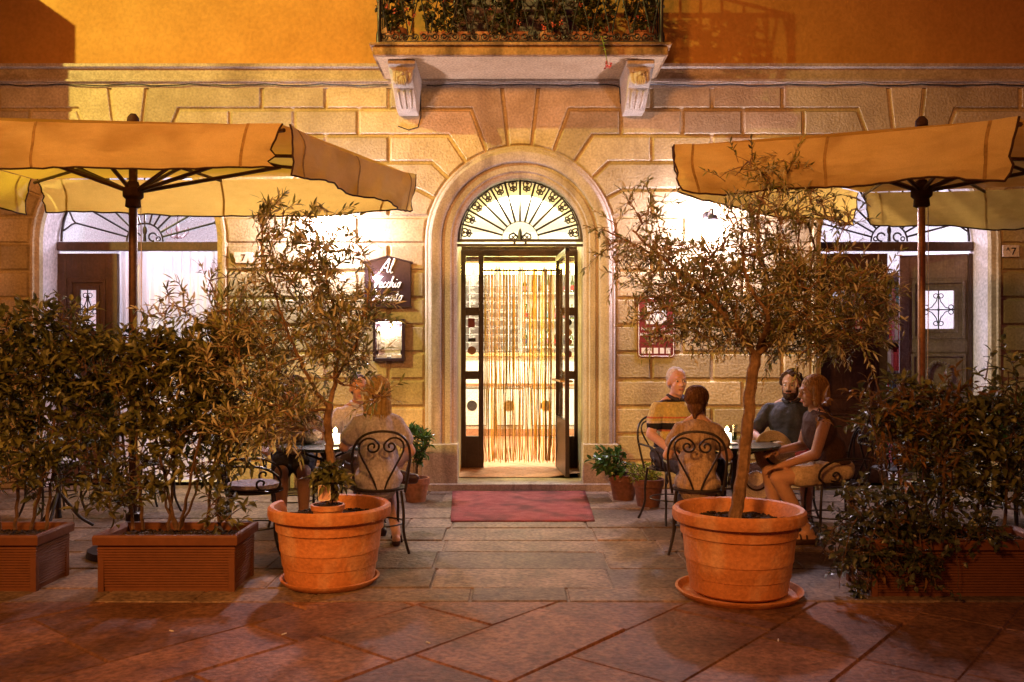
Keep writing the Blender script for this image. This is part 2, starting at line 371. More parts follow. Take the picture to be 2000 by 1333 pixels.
# ------------------------------------------------------------------ ground
YB = -4.15
def clip(poly, a, b, c):                  # keep a*x+b*y<=c
    out = []
    for i in range(len(poly)):
        p, q = poly[i], poly[(i + 1) % len(poly)]
        dp, dq = a * p[0] + b * p[1] - c, a * q[0] + b * q[1] - c
        if dp <= 0: out.append(p)
        if dp * dq < 0: k = dp / (dp - dq); out.append((p[0] + (q[0] - p[0]) * k, p[1] + (q[1] - p[1]) * k))
    return out
def slab_mesh(polys, z, name, m, amp=.004):
    bm, fs, lay = blocks(polys, .006, .006, .009, lambda x, y: V((x, y, z)))
    bm.normal_update()
    r = random.Random(5)
    for f in fs:
        a, b, c = r.uniform(-amp, amp), r.uniform(-.006, .006), r.uniform(-.006, .006); ce = f.calc_center_median()
        for v in f.verts: v.co.z += a + b * (v.co.x - ce.x) + c * (v.co.y - ce.y)
    me = bpy.data.meshes.new(name); bm.to_mesh(me); bm.free()
    return link(name, me, m)
g = MB(); g.box(-40, 40, -40, 30, -.5, -.03); tag(g.build('ground', GROUT, smooth=False), kind='structure')
polys = []; r2 = random.Random(3)
ys = [0.3, -.30, -.78, -1.15, -1.62, -2.02, -2.5, -2.88, -3.38, -3.86, YB]
for k in range(len(ys) - 1):
    x = -9 + r2.uniform(0, .8)
    cuts = [-9.5]
    if 2 <= k <= 8:                        # the middle path to the door is laid in wider slabs
        while x < -.62: cuts.append(x); x += r2.uniform(.45, .95)
        if cuts[-1] > -.85: cuts.pop()
        cuts += [-.50 - .03 * (k % 2), .62 + .03 * (k % 2)]; x = 1.05 + r2.uniform(0, .4)
    while x < 9: cuts.append(x); x += r2.uniform(.5, 1.15)
    cuts.append(9.5)
    for a, b in zip(cuts, cuts[1:]): polys.append(([(a, ys[k + 1]), (b, ys[k + 1]), (b, ys[k]), (a, ys[k])], r2.random()))
tag(slab_mesh(polys, 0.0, 'forecourt_pavement', PAVE), kind='structure')
polys = []; th = math.radians(50); ux, uy = math.cos(th), math.sin(th)
v = -16.0
while v < 16:
    hgt = r2.choice((.42, .5, .5, .58)); u = -16 + r2.uniform(0, .9)
    while u < 16:
        ln = r2.uniform(.6, 1.15)
        q = [(u * ux - v * uy, u * uy + v * ux - 6), ((u + ln) * ux - v * uy, (u + ln) * uy + v * ux - 6), ((u + ln) * ux - (v + hgt) * uy, (u + ln) * uy + (v + hgt) * ux - 6), (u * ux - (v + hgt) * uy, u * uy + (v + hgt) * ux - 6)]
        q = clip(q, 0, 1, YB)
        for a, b, c in ((1, 0, 9), (-1, 0, 9), (0, -1, 14)):
            if len(q) > 2: q = clip(q, a, b, c)
        if len(q) > 2:
            area = abs(sum(q[i][0] * q[(i + 1) % len(q)][1] - q[(i + 1) % len(q)][0] * q[i][1] for i in range(len(q)))) / 2
            if area > .006: polys.append((q, r2.random()))
        u += ln
    v += hgt
tag(slab_mesh(polys, 0.0, 'street_pavement', PAVE2), kind='structure')

# ------------------------------------------------------------------ the restaurant building
B = thing('restaurant_building', 'old ochre stone building with arched doors and a flowered balcony', 'building')
COURSE = [zz(p) for p in (168, 215, 266, 318, 371, 424, 477, 530, 583, 636, 689, 742, 795, 848, 901)] + [0.0]
SPR = zz(472)
ARCH = [(-4.05, .94, .10), (.0865, .67, .335), (4.16, .90, .10)]        # centre, half width, surround width
JA = [math.radians(a) for a in (7, 20.5, 34.5, 48.8, 63.4)]             # voussoir joints from the crown
BEND = [None, 96, 141, 173, 201]
def ring_pt(ar, sgn, a): c, hw, sw = ar; R = hw + sw; return (c + sgn * R * math.sin(a), SPR + R * math.cos(a))
def end_shape(ar, sgn, i):
    """points of course i's end at an arch, from its upper joint to its lower joint, and the inner x where plain blocks start"""
    c, hw, sw = ar; R = hw + sw; k = R / 1.005
    zt, zb = COURSE[i], COURSE[i + 1]
    def joint(j):
        if j == 0: return [(c + sgn * 36 / 185 * k, COURSE[0]), ring_pt(ar, sgn, JA[0])], JA[0]
        if j < 5: return [(c + sgn * BEND[j] / 185 * k, COURSE[j]), ring_pt(ar, sgn, JA[j])], JA[j]
        z = COURSE[j]
        if z > SPR:
            a = math.acos(max(-1, min(1, (z - SPR) / R))); return [ring_pt(ar, sgn, a)], a
        return [(c + sgn * R, z)], PI / 2
    up, a0 = joint(i); lo, a1 = joint(i + 1)
    pts = list(up)
    if a1 > a0 + .02:
        for q in range(1, 7):
            if q < 6 or len(lo) < 1: pts.append(ring_pt(ar, sgn, a0 + (a1 - a0) * q / 6))
        if lo[0][1] < SPR - 1e-4: pts.append((c + sgn * R, SPR))
    pts += list(reversed(lo))
    ext = max(sgn * p[0] for p in pts)
    return pts, sgn * ext
polys = []; r3 = random.Random(8)
EV = [-260, -120, 0, 130, 512, 637, 760, 1272, 1390, 1527, 1650, 1990, 2120, 2250]
OD = [-320, -190, -60, 60, 450, 575, 700, 1212, 1332, 1450, 1568, 1930, 2050, 2180, 2300]
for i in range(15):
    zt, zb = COURSE[i], COURSE[i + 1]
    joints = [xx(p) for p in (EV if i % 2 == 0 else OD)]
    for rg in range(4):
        L_, lx = (end_shape(ARCH[rg - 1], 1, i) if rg else ([(-7.2, zt), (-7.2, zb)], -7.2))
        R_, rx = (end_shape(ARCH[rg], -1, i) if rg < 3 else ([(7.2, zt), (7.2, zb)], 7.2))
        js = [x for x in joints if lx + .22 < x < rx - .22]
        xs = [None] + js + [None]
        for a, b in zip(xs, xs[1:]):
            left = list(L_) if a is None else [(a, zt), (a, zb)]
            right = list(R_) if b is None else [(b, zt), (b, zb)]
            polys.append((left + list(reversed(right)), r3.random()))
for ar in ARCH:                            # keystones
    c, hw, sw = ar; k = (hw + sw) / 1.005
    pl = [(c - 36 / 185 * k, COURSE[0]), ring_pt(ar, -1, JA[0]), ring_pt(ar, -1, JA[0] / 2), ring_pt(ar, 1, 0), ring_pt(ar, 1, JA[0] / 2), ring_pt(ar, 1, JA[0]), (c + 36 / 185 * k, COURSE[0])]
    polys.append((pl, r3.random()))
bm, fs, lay = blocks(polys, .012, .016, .024, lambda x, z: V((x, 0, z)))
me = bpy.data.meshes.new('stone_facade'); bm.to_mesh(me); bm.free()
link('stone_facade', me, STONE, B)
zc0, zc1 = COURSE[0], zz(131)
m = MB(); m.box(-7.2, 7.2, .03, .2, zc1 - .05, 9.0); m.build('upper_wall', STUCCO, B, smooth=False)
prof = [(.05, zc0 - .03), (-.025, zc0 - .03), (-.025, zc0 + .015), (-.055, zc0 + .03), (-.055, zc0 + .055), (-.03, zc0 + .065), (-.03, zc1 - .035), (-.075, zc1 - .02), (-.075, zc1 + .012), (.05, zc1 + .03)]
m = MB(); i0 = 0
for x in (-7.2, 7.2): m.add([(x, y, z) for y, z in prof])
for k in range(len(prof) - 1): m.face([k, k + 1, len(prof) + k + 1, len(prof) + k])
m.build('string_course', CORN, B, smooth=False, fix=False)
# inside of the upper storey kept dark
def sweep(ar, prof, name, mt, z0, n=28, parent=B):
    """profile (radius, y) carried up one jamb, round the arch and down the other"""
    c = ar[0]; st = [(-1, z0, None)] + [(None, None, PI - PI * k / n) for k in range(n + 1)] + [(1, z0, None)]
    m = MB(); P = len(prof)
    for s_, z, a in st:
        if a is None: m.add([(c + s_ * r, y, z) for r, y in prof])
        else: m.add([(c + r * math.cos(a), y, SPR + r * math.sin(a)) for r, y in prof])
    for q in range(len(st) - 1):
        for k in range(P - 1): m.face([q * P + k, q * P + k + 1, (q + 1) * P + k + 1, (q + 1) * P + k])
    return m.build(name, mt, parent, fix=True, ang=30)
sur = sweep(ARCH[1], [(.67, .30), (.67, .0), (.70, -.02), (.725, -.02), (.735, -.045), (.79, -.05), (.80, -.03), (.825, -.03), (.835, -.075), (.86, -.09), (.93, -.095), (.955, -.08), (.965, -.05), (.985, -.05), (1.0, -.035), (1.006, .0), (1.02, .02)], 'door_surround', SURR, 0)
for s_ in (-1, 1):
    m = MB(); a, b = sorted((ARCH[1][0] + s_ * .655, ARCH[1][0] + s_ * 1.025)); m.box(a, b, -.125, .12, 0, zz(868, -.12)); m.build('plinth', SURR, B, bevel=.008)
for ar in (ARCH[0], ARCH[2]):
    hw = ar[1]
    sweep(ar, [(hw, .06), (hw, -.012), (hw + .05, -.018), (hw + .06, -.038), (hw + .085, -.038), (hw + .10, -.01), (hw + .11, .02)], 'side_arch_surround', STONE, 0)
    sweep(ar, [(hw, .06), (hw + .01, .45)], 'side_reveal', REVEAL, 0)
sweep(ARCH[1], [(.672, .28), (.69, 1.13)], 'passage_vault', VAULT, 0)
m = MB(); m.box(-.96, 1.09, -.14, .30, 0, .088); m.build('threshold', SURR, B, bevel=.01)
# tiled floor of the passage and bar
polys = []
for i in range(-10, 11):
    for j in range(0, 24):
        a = .33; u, v = i * a, j * a
        q = [(u, v), (u + a, v), (u + a, v + a), (u, v + a)]
        c45 = .7071; q = [((x - y) * c45 + .1, (x + y) * c45 + .0) for x, y in q]
        for aa, bb, cc in ((1, 0, 1.75), (-1, 0, 1.6), (0, 1, 7.4), (0, -1, -.301)):
            if len(q) > 2: q = clip(q, aa, bb, cc)
        if len(q) > 2:
            ar_ = abs(sum(q[k][0] * q[(k + 1) % len(q)][1] - q[(k + 1) % len(q)][0] * q[k][1] for k in range(len(q)))) / 2
            if ar_ > .004: polys.append((q, r3.random()))
bm, fs, lay = blocks(polys, .003, .003, .002, lambda x, y: V((x, y, .094)))
me = bpy.data.meshes.new('tile_floor'); bm.to_mesh(me); bm.free(); link('tile_floor', me, TILE, B)
def room(x0, x1, y0, y1, z1, mt, name):
    m = MB(); z0 = .02
    p = m.add([(x0, y0, z0), (x1, y0, z0), (x1, y1, z0), (x0, y1, z0), (x0, y0, z1), (x1, y0, z1), (x1, y1, z1), (x0, y1, z1)])
    for q in ((0, 1, 2, 3), (4, 7, 6, 5), (2, 6, 7, 3), (0, 3, 7, 4), (1, 5, 6, 2)): m.face([p + k for k in q])
    return m.build(name, mt, B, smooth=False)
room(-1.6, 1.75, 1.13, 7.4, 3.75, WHITE, 'bar_room')
room(-5.9, -2.5, .46, 4.2, 3.75, WHITE, 'left_room')
room(2.5, 5.9, .46, 4.2, 3.75, WHITE, 'right_room')
lamp('POINT', 'bar_room_light', (.1, 3.6, 3.2), None, (1, .89, .54), 880, shadow_soft_size=.25)
lamp('POINT', 'left_room_light', (-4.0, 1.5, 3.3), None, (.88, .80, 1), 150, shadow_soft_size=.25)
lamp('POINT', 'right_room_light', (3.9, 2.0, 3.3), None, (.88, .80, 1), 230, shadow_soft_size=.25)

# fanlight grilles
def grille_main():
    m = MB(); c = ARCH[1][0]; Y = .10; z0 = SPR + .03
    def pol(r, a): return (c + r * math.cos(a), Y, z0 + r * math.sin(a))
    m.ring((c, Y, z0), .655, .016, 'y', 6, 40, 0, PI); m.ring((c, Y, z0), .63, .008, 'y', 5, 40, 0, PI); m.ring((c, Y, z0), .195, .004, 'y', 5, 20, 0, PI)
    m.box(c - .67, c + .67, Y - .02, Y + .02, z0 - .022, z0 + .006); m.box(c - .67, c + .67, Y - .02, Y + .02, z0 - .072, z0 - .045)
    for k in range(1, 12):
        a = PI * k / 12
        m.tube([pol(.195, a), pol(.64, a)], .0115, 5)
    for k in range(12):
        a = PI * (k + .5) / 12
        for s_ in (-1, 1):
            pts = []
            for q in range(9):
                tt = q / 8 * 1.6 * PI
                pts.append(pol(.595 + .028 * math.sin(tt), a + s_ * (.045 - .035 * math.cos(tt) * (1 - q / 16))))
            m.tube(pts, .0085, 4)
            m.ring(pol(.548, a + s_ * .036), .015, .0085, 'y', 4, 8)
        m.ring(pol(.565, a), .014, .0085, 'y', 4, 8); m.tube([pol(.625, a), pol(.505, a)], [.009, .003], 4)
        m.tube([pol(.535, a - .03), pol(.515, a), pol(.535, a + .03)], .007, 4)
    m.tube([(c, Y, z0), (c, Y, z0 + .12)], [.03, .008], 8); m.ell((c, Y, z0 + .06), (.022, .012, .055))
    for s_ in (-1, 1):
        m.tube([(c, Y, z0 - .01), (c + s_ * .03, Y, z0 + .04), (c + s_ * .07, Y, z0 + .072), (c + s_ * .11, Y, z0 + .055), (c + s_ * .118, Y, z0 + .02), (c + s_ * .09, Y, z0 + .008), (c + s_ * .072, Y, z0 + .028), (c + s_ * .088, Y, z0 + .04)], .010, 5)
        m.ring((c + s_ * .05, Y, z0 + .025), .018, .007, 'y', 4, 10)
        m.box(c + s_ * .06 - .012, c + s_ * .06 + .012, Y - .01, Y + .01, z0 - .045, z0 - .022)
    return m.build('fanlight_grille', IRON, B)
grille_main()
def grille_side(ar):
    m = MB(); c, hw, _ = ar; Y = .40; z0 = SPR + .05; R = hw - .02; cs = c + (-.12 if c < 0 else .06)
    cs = c
    def pol(r, a): return (cs + r * math.cos(a), Y, z0 + r * math.sin(a))
    m.ring((c, Y, z0), R, .014, 'y', 6, 40, 0, PI); m.ring((c, Y, z0), .20, .010, 'y', 6, 20, 0, PI)
    N = 12
    for k in range(N + 1):
        a = PI * (k + .0) / N
        if 0 < k < N:
            m.tube([pol(.20, a), pol(R - .13, a)], .011, 5)
            for s_ in (-1, 1):
                m.tube([pol(R - .13, a), pol(R - .09, a + s_ * .035), pol(R - .05, a + s_ * .09), pol(R - .012, a + s_ * PI / N / 2)], .0105, 5)
    for s_ in (-1, 1):
        m.ring((c + s_ * .09, Y, z0 + .05), .045, .010, 'y', 5, 12, .3, 5); m.ring((c + s_ * .15, Y, z0 + .03), .022, .008, 'y', 5, 10)
    m.tube([(c, Y, z0), (c, Y, z0 + .19)], [.02, .008], 6); m.ell((c, Y, z0 + .12), (.025, .012, .05))
    m.build('side_fanlight_grille', IRON, B)
    q = MB(); q.box(c - hw - .0, c + hw + .0, .34, .44, z0 - .105, z0 - .01); q.build('transom_beam', WOOD, B, bevel=.006)
    q = MB(); q.prism([(c + (hw - .01) * math.cos(PI * k / 24), z0 + (hw - .01) * math.sin(PI * k / 24)) for k in range(25)], .425, .429); q.build('fanlight_pane', GLASS, B, smooth=False)
grille_side(ARCH[0]); grille_side(ARCH[2])

# entrance door in its frame, at the back of the passage
DY = 1.10; zf = .096
D = MB(); X = [-.585, -.53, -.40, -.345, .53, .585, .70, .80]
ztop = zz(489, DY)
D.box(-.60, .81, DY - .03, DY + .03, ztop - .075, ztop)
for a, b in ((-.60, -.545), (-.395, -.335), (.545, .60), (.735, .81)): D.box(a, b, DY - .032, DY + .032, zf, ztop - .07)
for a, b in ((-.546, -.394), (.599, .736)):
    D.box(a, b, DY - .028, DY + .028, zf, zz(852, DY))
    for py in (609, 733): D.box(a, b, DY - .028, DY + .028, zz(py + 8, DY), zz(py - 8, DY))
frame = D.build('entrance_frame', DFRAME, B, bevel=.004)
G = MB()
for a, b in ((-.546, -.394), (.599, .736)): G.box(a, b, DY - .003, DY + .003, zz(852, DY), ztop - .07)
G.build('side_light_pane', GLASS, frame, smooth=False)
st = MB(); st.box(-.52, -.44, DY - .006, DY - .0035, zz(640, DY), zz(622, DY)); st.build('red_sticker', MAROON, frame, smooth=False)
st = MB(); st.box(-.52, -.43, DY - .006, DY - .0035, zz(668, DY), zz(661, DY)); st.build('dark_sticker', BLACK, frame, smooth=False)
st = MB()
for k in range(1): st.prism([(-.475 + .05 * math.cos(a * PI / 10), zz(685, DY) + .05 * math.sin(a * PI / 10)) for a in range(20)], DY - .007, DY - .0035)
st.build('round_sticker', TERRA3, frame, smooth=False)
for k, (py, mt) in enumerate(((630, BLACK), (650, STRAW), (668, TERRA3), (692, MAROON))):
    st = MB(); st.prism([(.668 + .042 * math.cos(a * PI / 8), zz(py, DY) + .042 * math.sin(a * PI / 8)) for a in range(16)], DY - .007, DY - .0035); st.build('round_sticker', mt, frame, smooth=False)
R_ = Matrix.Translation((.535, DY, 0)) @ Matrix.Rotation(math.radians(-86), 4, 'Z')
lw = .90; zt_ = ztop - .08
m = MB()
for a, b in ((0, .06), (lw - .06, lw)): m.box(a, b, -.022, .022, zf + .012, zt_, R=R_)
for a, b in ((zf + .012, .72), (zt_ - .06, zt_), ): m.box(.06, lw - .06, -.019, .019, a, b, R=R_)
leafd = m.build('open_door_leaf', DFRAME, B, bevel=.003)
m = MB(); m.box(.06, lw - .06, -.003, .003, .72, zt_ - .06, R=R_); m.build('pane', GLASS, leafd, smooth=False)
m = MB()
for y in (-.06, .06):
    m.tube([R_ @ V((.05, y * .4, 1.14)), R_ @ V((.05, y, 1.14)), R_ @ V((lw - .05, y, 1.14)), R_ @ V((lw - .05, y * .4, 1.14))], .012, 8)
m.build('push_bar', mat('brass', (.35, .24, .12), rough=.3, metal=.8), leafd)
# wooden leaves of the side doors
def door_leaf(name, w, h, mt, R, win=None, ring=False):
    m = MB(); st_ = .10
    m.box(0, st_, -.03, .03, 0, h, R=R); m.box(w - st_, w, -.03, .03, 0, h, R=R)
    zr = [0, .16, .78, .90, 1.42, 1.56, h - .28, h]   # rails: bottom, lock, middle, top
    for a, b in ((0, .18), (.80, .92), (1.44, 1.56), (h - .26, h)): m.box(st_, w - st_, -.028, .028, a, b, R=R)
    fields = [(.18, .80), (.92, 1.44), (1.56, h - .26)]
    for k, (a, b) in enumerate(fields):
        steps = ((0, .022), (.03, .034), (.06, .012), (.10, .02))
        if win and k == 2:
            for q, (ins, d) in enumerate(steps):
                nxt = steps[q + 1][0] if q + 1 < len(steps) else .14
                for x0, x1, z0, z1 in ((st_ + ins, st_ + nxt, a + ins, b - ins), (w - st_ - nxt, w - st_ - ins, a + ins, b - ins), (st_ + nxt, w - st_ - nxt, a + ins, a + nxt), (st_ + nxt, w - st_ - nxt, b - nxt, b - ins)):
                    m.box(x0, x1, -d, d, z0, z1, R=R)
        else:
            for q, (ins, d) in enumerate(((0, .018), (.022, .034), (.05, .008))):
                nxt = (.022, .05, .0)[q]
                if q < 2:
                    for x0, x1, z0, z1 in ((st_ + ins, st_ + nxt, a + ins, b - ins), (w - st_ - nxt, w - st_ - ins, a + ins, b - ins), (st_ + nxt, w - st_ - nxt, a + ins, a + nxt), (st_ + nxt, w - st_ - nxt, b - nxt, b - ins)):
                        m.box(x0, x1, -d, d, z0, z1, R=R)
                else: m.box(st_ + ins, w - st_ - ins, -d, d, a + ins, b - ins, R=R)
            if ring and k == 1:
                pts = [R @ V((w / 2 + .115 * math.cos(t), -.03, (a + b) / 2 + .15 * math.sin(t))) for t in [2 * PI * j / 24 for j in range(24)]]
                m.tube(pts, .026, 6, closed=True)
                for j in range(24): m.ell(R @ V((w / 2 + .12 * math.cos(j * PI / 12), -.052, (a + b) / 2 + .155 * math.sin(j * PI / 12))), .017, 6, 5)
    o = m.build(name, mt, B, smooth=False, bevel=.003)
    if win:
        a, b = fields[2][0] + .14, fields[2][1] - .14; x0, x1 = st_ + .14, w - st_ - .14; cx, cz = (x0 + x1) / 2, (a + b) / 2
        gl = MB(); gl.box(x0, x1, -.003, .003, a, b, R=R); gl.build('pane', GLASS, o, smooth=False)
        gr = MB()
        gr.tube([R @ V((cx, -.02, a)), R @ V((cx, -.02, b))], .007, 5); gr.tube([R @ V((x0, -.02, cz)), R @ V((x1, -.02, cz))], .007, 5)
        hx, hz = (x1 - x0) * .36, (b - a) * .36
        for sx in (-1, 1):
            for sz in (-1, 1):
                gr.tube([R @ V((cx + sx * hx * 1.0, -.02, cz + sz * .01)), R @ V((cx + sx * hx * .6, -.02, cz + sz * hz * .18)), R @ V((cx + sx * hx * .2, -.02, cz + sz * hz * .6)), R @ V((cx + sx * .008, -.02, cz + sz * hz))], .006, 5)
                for ccx, ccz in ((cx + sx * .026, cz + sz * (hz + .0)), (cx + sx * (hx + .012), cz + sz * .028)):
                    gr.tube([R @ V((ccx + .024 * math.cos(t), -.02, ccz + .024 * math.sin(t))) for t in [2 * PI * j / 12 for j in range(12)]], .005, 4, closed=True)
        gr.ell(R @ V((cx, -.025, cz)), .016, 8, 6)
        gr.build('window_grille', IRON, o)
    return o
hd = SPR - .065 - .04
T = Matrix.Translation
door_leaf('side_door_leaf', .66, hd, WOOD, T((-5.0, .40, .02)), win=True)
door_leaf('side_door_leaf', .36, hd, WOODG, T((-3.12, .46, .02)) @ Matrix.Rotation(math.radians(100), 4, 'Z'), win=False)
door_leaf('side_door_leaf', .86, hd, WOOD, T((3.27, .40, .02)), win=True)
door_leaf('side_door_leaf', .80, hd, WOODG, T((4.36, .60, .02)) @ Matrix.Rotation(math.radians(-15), 4, 'Z'), win=True, ring=True)
for a, b, c, d in ((5.02, 5.058, .36, .44), (3.262, 3.30, .44, .5)): m = MB(); m.box(a, b, c, d, .02, hd + .02); m.build('door_jamb', WOOD, B, smooth=False)

# ------------------------------------------------------------------ balcony
bx0, bx1, bz0, bz1, bY = -1.383, 1.545, 4.335, 4.455, -.80
m = MB()
pr = [(bY + .04, bz0), (bY + .02, bz0 + .085), (bY - .005, bz0 + .09), (bY - .005, bz1), ]
m.box(bx0 + .03, bx1 - .03, bY + .03, .03, bz0, bz0 + .088); m.box(bx0, bx1, bY, .028, bz0 + .0885, bz1)
bal = m.build('balcony_slab', SLABM, B, bevel=.012, smooth=False)
m = MB(); m.box(bx0 + .06, bx1 - .06, bY + .06, .0, bz0 - .004, bz0 - .001); m.build('balcony_soffit', SOFFIT, bal, smooth=False)
# moulding under the slab along the wall
def corbel(cx):
    prof = [(.03, 4.331), (-.66, 4.331), (-.66, 4.275), (-.61, 4.268), (-.60, 4.23), (-.565, 4.215), (-.55, 4.15), (-.515, 4.08), (-.455, 4.035), (-.45, 4.02), (-.40, 4.015), (-.33, 3.985), (-.17, 3.955), (-.13, 3.94), (.03, 3.935)]
    prof = [(.03, 4.331), (-.66, 4.331), (-.66, 4.275), (-.60, 4.265), (-.585, 4.22), (-.56, 4.12), (-.50, 4.055), (-.47, 4.045), (-.46, 4.01), (-.36, 3.93), (-.24, 3.86), (-.22, 3.84), (.03, 3.84)]
    prof = [(y, 4.331 - (4.331 - z) * .78) for y, z in prof]; m = MB(); n = len(prof); hw = .105
    a = m.add([(cx - (hw + (.03 if z > 4.26 else 0)), y, z) for y, z in prof]); b = m.add([(cx + (hw + (.03 if z > 4.26 else 0)), y, z) for y, z in prof])
    m.face([a + k for k in range(n)]); m.face([b + k for k in reversed(range(n))])
    for k in range(n): m.face([a + k, b + k, b + (k + 1) % n, a + (k + 1) % n])
    for s_ in (-1, 0, 1): m.tube([(cx + s_ * .06, -.462, 4.075), (cx + s_ * .06, -.37, 4.015), (cx + s_ * .05, -.25, 3.963)], .012, 6)
    o = m.build('corbel', SURR, B, fix=True, bevel=.006)
    f = MB(); Rm = Matrix.Rotation(math.radians(-22), 3, 'X')
    def L(p): return V((cx, -.575, 4.185)) + Rm @ (V(p) * .84)
    f.ell(L((0, 0, 0)), (.075, .05, .105), 16, 12, Rm); f.ell(L((0, -.03, -.04)), (.05, .035, .055), 12, 8, Rm)
    f.cap(L((0, -.052, .03)), L((0, -.075, -.015)), .012, .019, 8)
    for s_ in (-1, 1):
        f.ell(L((s_ * .035, -.045, .038)), (.03, .014, .011), 10, 6, Rm); f.ell(L((s_ * .038, -.045, -.015)), (.024, .018, .022), 10, 6, Rm)
        f.ell(L((s_ * .034, -.046, .018)), (.014, .010, .008), 10, 6, Rm)
        f.tube([L((s_ * .02, -.06, -.03)), L((s_ * .05, -.055, -.055)), L((s_ * .055, -.04, -.09))], [.012, .016, .008], 6)
        f.tube([L((s_ * .07, -.01, .08)), L((s_ * .095, -.01, .03)), L((s_ * .09, -.005, -.06)), L((s_ * .06, -.01, -.11))], [.018, .022, .02, .01], 6)
    for k in range(5): f.tube([L(((k - 2) * .022, -.045, -.055)), L(((k - 2) * .026, -.045, -.10)), L(((k - 2) * .016, -.03, -.135))], [.012, .014, .004], 6)
    for k in range(7): f.ell(L(((k - 3) * .024, -.03, .092 - abs(k - 3) * .008)), (.018, .022, .02), 8, 6)
    f.build('carved_face', SURR, o)
corbel(-1.085); corbel(1.265)
m = MB(); yr = bY + .07; zt2 = 5.42
xs0, xs1 = bx0 + .09, bx1 - .09
for x in (xs0, xs1):
    m.lathe([(.03, 0), (.03, .1), (.018, .13), (.018, .4), (.028, .43), (.018, .46), (.018, zt2 - bz1)], 10, (x, yr, bz1))
    for k in range(6): yk = yr + (k + 1) * .115; m.tube([(x, yk, bz1 + .03), (x, yk, zt2)], .008, 5)
    m.box(x - .015, x + .015, yr, .03, bz1 + .03, bz1 + .05); m.box(x - .02, x + .02, yr, .03, zt2 - .03, zt2)
m.box(xs0, xs1, yr - .02, yr + .02, zt2 - .03, zt2); m.box(xs0, xs1, yr - .012, yr + .012, bz1 + .018, bz1 + .03)
nb = 14; pit = (xs1 - xs0) / nb
for k in range(nb):
    xc = xs0 + (k + .5) * pit
    for s_ in (-1, 1):
        ccx = xc + s_ * .055; pts = []
        for q in range(15):
            a = q / 14 * 3.2 * PI; r = .042 * (1 - q / 18)
            pts.append((ccx - s_ * r * math.cos(a) * 1, yr, bz1 + .072 - r * math.sin(a)))
        m.tube(pts, .008, 5)
        m.tube([(xc + s_ * .012, yr, bz1 + .11), (xc + s_ * .03, yr, bz1 + .22), (xc + s_ * pit * .40, yr, bz1 + .42), (xc + s_ * pit * .44, yr, bz1 + .62), (xc + s_ * .03, yr, zt2 - .03)], .007, 5)
    m.box(xc - .03, xc + .03, yr - .008, yr + .008, bz1 + .075, bz1 + .088)
    if k % 2: m.ring((xc, yr, bz1 + .42), .05, .007, 'y', 5, 14)
m.build('balcony_railing', IRON, bal)
m = MB(); m.box(-.62, -.02, .0, .05, bz1, 7.0); m.box(.02 + .0, .70, .0, .05, bz1, 7.0)
for k in range(30):
    m.box(-.56, -.08, -.012, .0, bz1 + .1 + k * .08, bz1 + .15 + k * .08); m.box(.08, .64, -.012, .0, bz1 + .1 + k * .08, bz1 + .15 + k * .08)
m.build('balcony_shutters', WOODG, B, smooth=False)

# cable under the string course
m = MB(); pts = []
for k in range(141):
    x = -7 + k * .1; pts.append((x, -.045 - .006 * math.sin(k * 1.3), zc0 - .005 + .008 * math.sin(k * .9) + .004 * math.sin(k * 2.3)))
def cable(p, nm='cable', r=.006): q = MB(); q.tube(p, r, 5); return q.build(nm, BLACK)
tag(cable([p for p in pts if p[0] < -1.2]), 'black cable tacked under the stone band left of the balcony', 'cable', 'cables on the facade')
tag(cable([p for p in pts if -.93 < p[0] < 1.1] + [(1.13, -.05, zc0 - .03), (1.14, -.04, zc0 - .2)]), 'black cable under the balcony between its two brackets', 'cable', 'cables on the facade')
tag(cable([p for p in pts if p[0] > 1.4]), 'black cable tacked under the stone band right of the balcony', 'cable', 'cables on the facade')
tag(cable([(-.965, -.035, zc0 - .02), (-.96, -.03, 3.95), (-.99, -.03, 3.83), (-1.09, -.03, 3.80), (-1.2, -.03, 3.84)]), 'loop of cable hanging round the foot of the left bracket', 'cable', 'cables on the facade')
# unseen block just left of the view, added to cast the upper wall shadow
m = MB(); m.box(-8.5, -5.52, -1.2, -.05, 0, 5.55); tag(m.build('shadow_block', STUCCO, smooth=False), 'unseen ochre block added at the far left to shade the upper wall', 'shadow caster')

# ------------------------------------------------------------------ bar interior seen through the string curtain
t = thing('bar_counter', 'pale bar counter with framed front panels behind the string curtain', 'counter', (.1, 5.0, .094))
m = MB(); m.box(-1.2, 1.35, 0, .55, .02, 1.30); m.build('body', PAPER, t, bevel=.01)
m = MB(); m.box(-1.25, 1.4, -.06, .6, 1.30, 1.36); m.build('top', STRAW, t, bevel=.006)
m = MB(); m.box(-1.2, 1.35, -.03, -.002, .0, .12); m.box(-1.2, 1.35, -.02, -.002, .82, .86); m.build('trim', TERRA3, t)
for k in range(4):
    x = -.98 + k * .60
    m = MB(); m.box(x, x + .46, -.025, -.003, .18, .78); p = m.build('front_panel', INK if k % 2 else PAPER, t)
    m = MB(); m.tube([(x, -.02, .18), (x + .46, -.02, .18), (x + .46, -.02, .78), (x, -.02, .78)], .014, 4, closed=True); m.build('frame', BLACK, p)
    m = MB(); m.prism([(x + .23 + .085 * math.cos(a * PI / 12), .5 + .085 * math.sin(a * PI / 12)) for a in range(24)], -.034, -.026); e = m.build('emblem', MATS['brass'] if k % 2 else BLACK, p)
t = thing('back_shelf', 'white shelves of bottles on the back wall of the bar', 'shelf', (.3, 7.0, .094))
m = MB()
for z in (1.45, 1.95, 2.45, 2.9): m.box(-.1, 1.35, 0, .3, z, z + .035)
for x in (-.13, .62, 1.35): m.box(x, x + .03, 0, .3, 1.2, 3.1)
m.build('shelf_frame', WHITE, t)
m = MB()
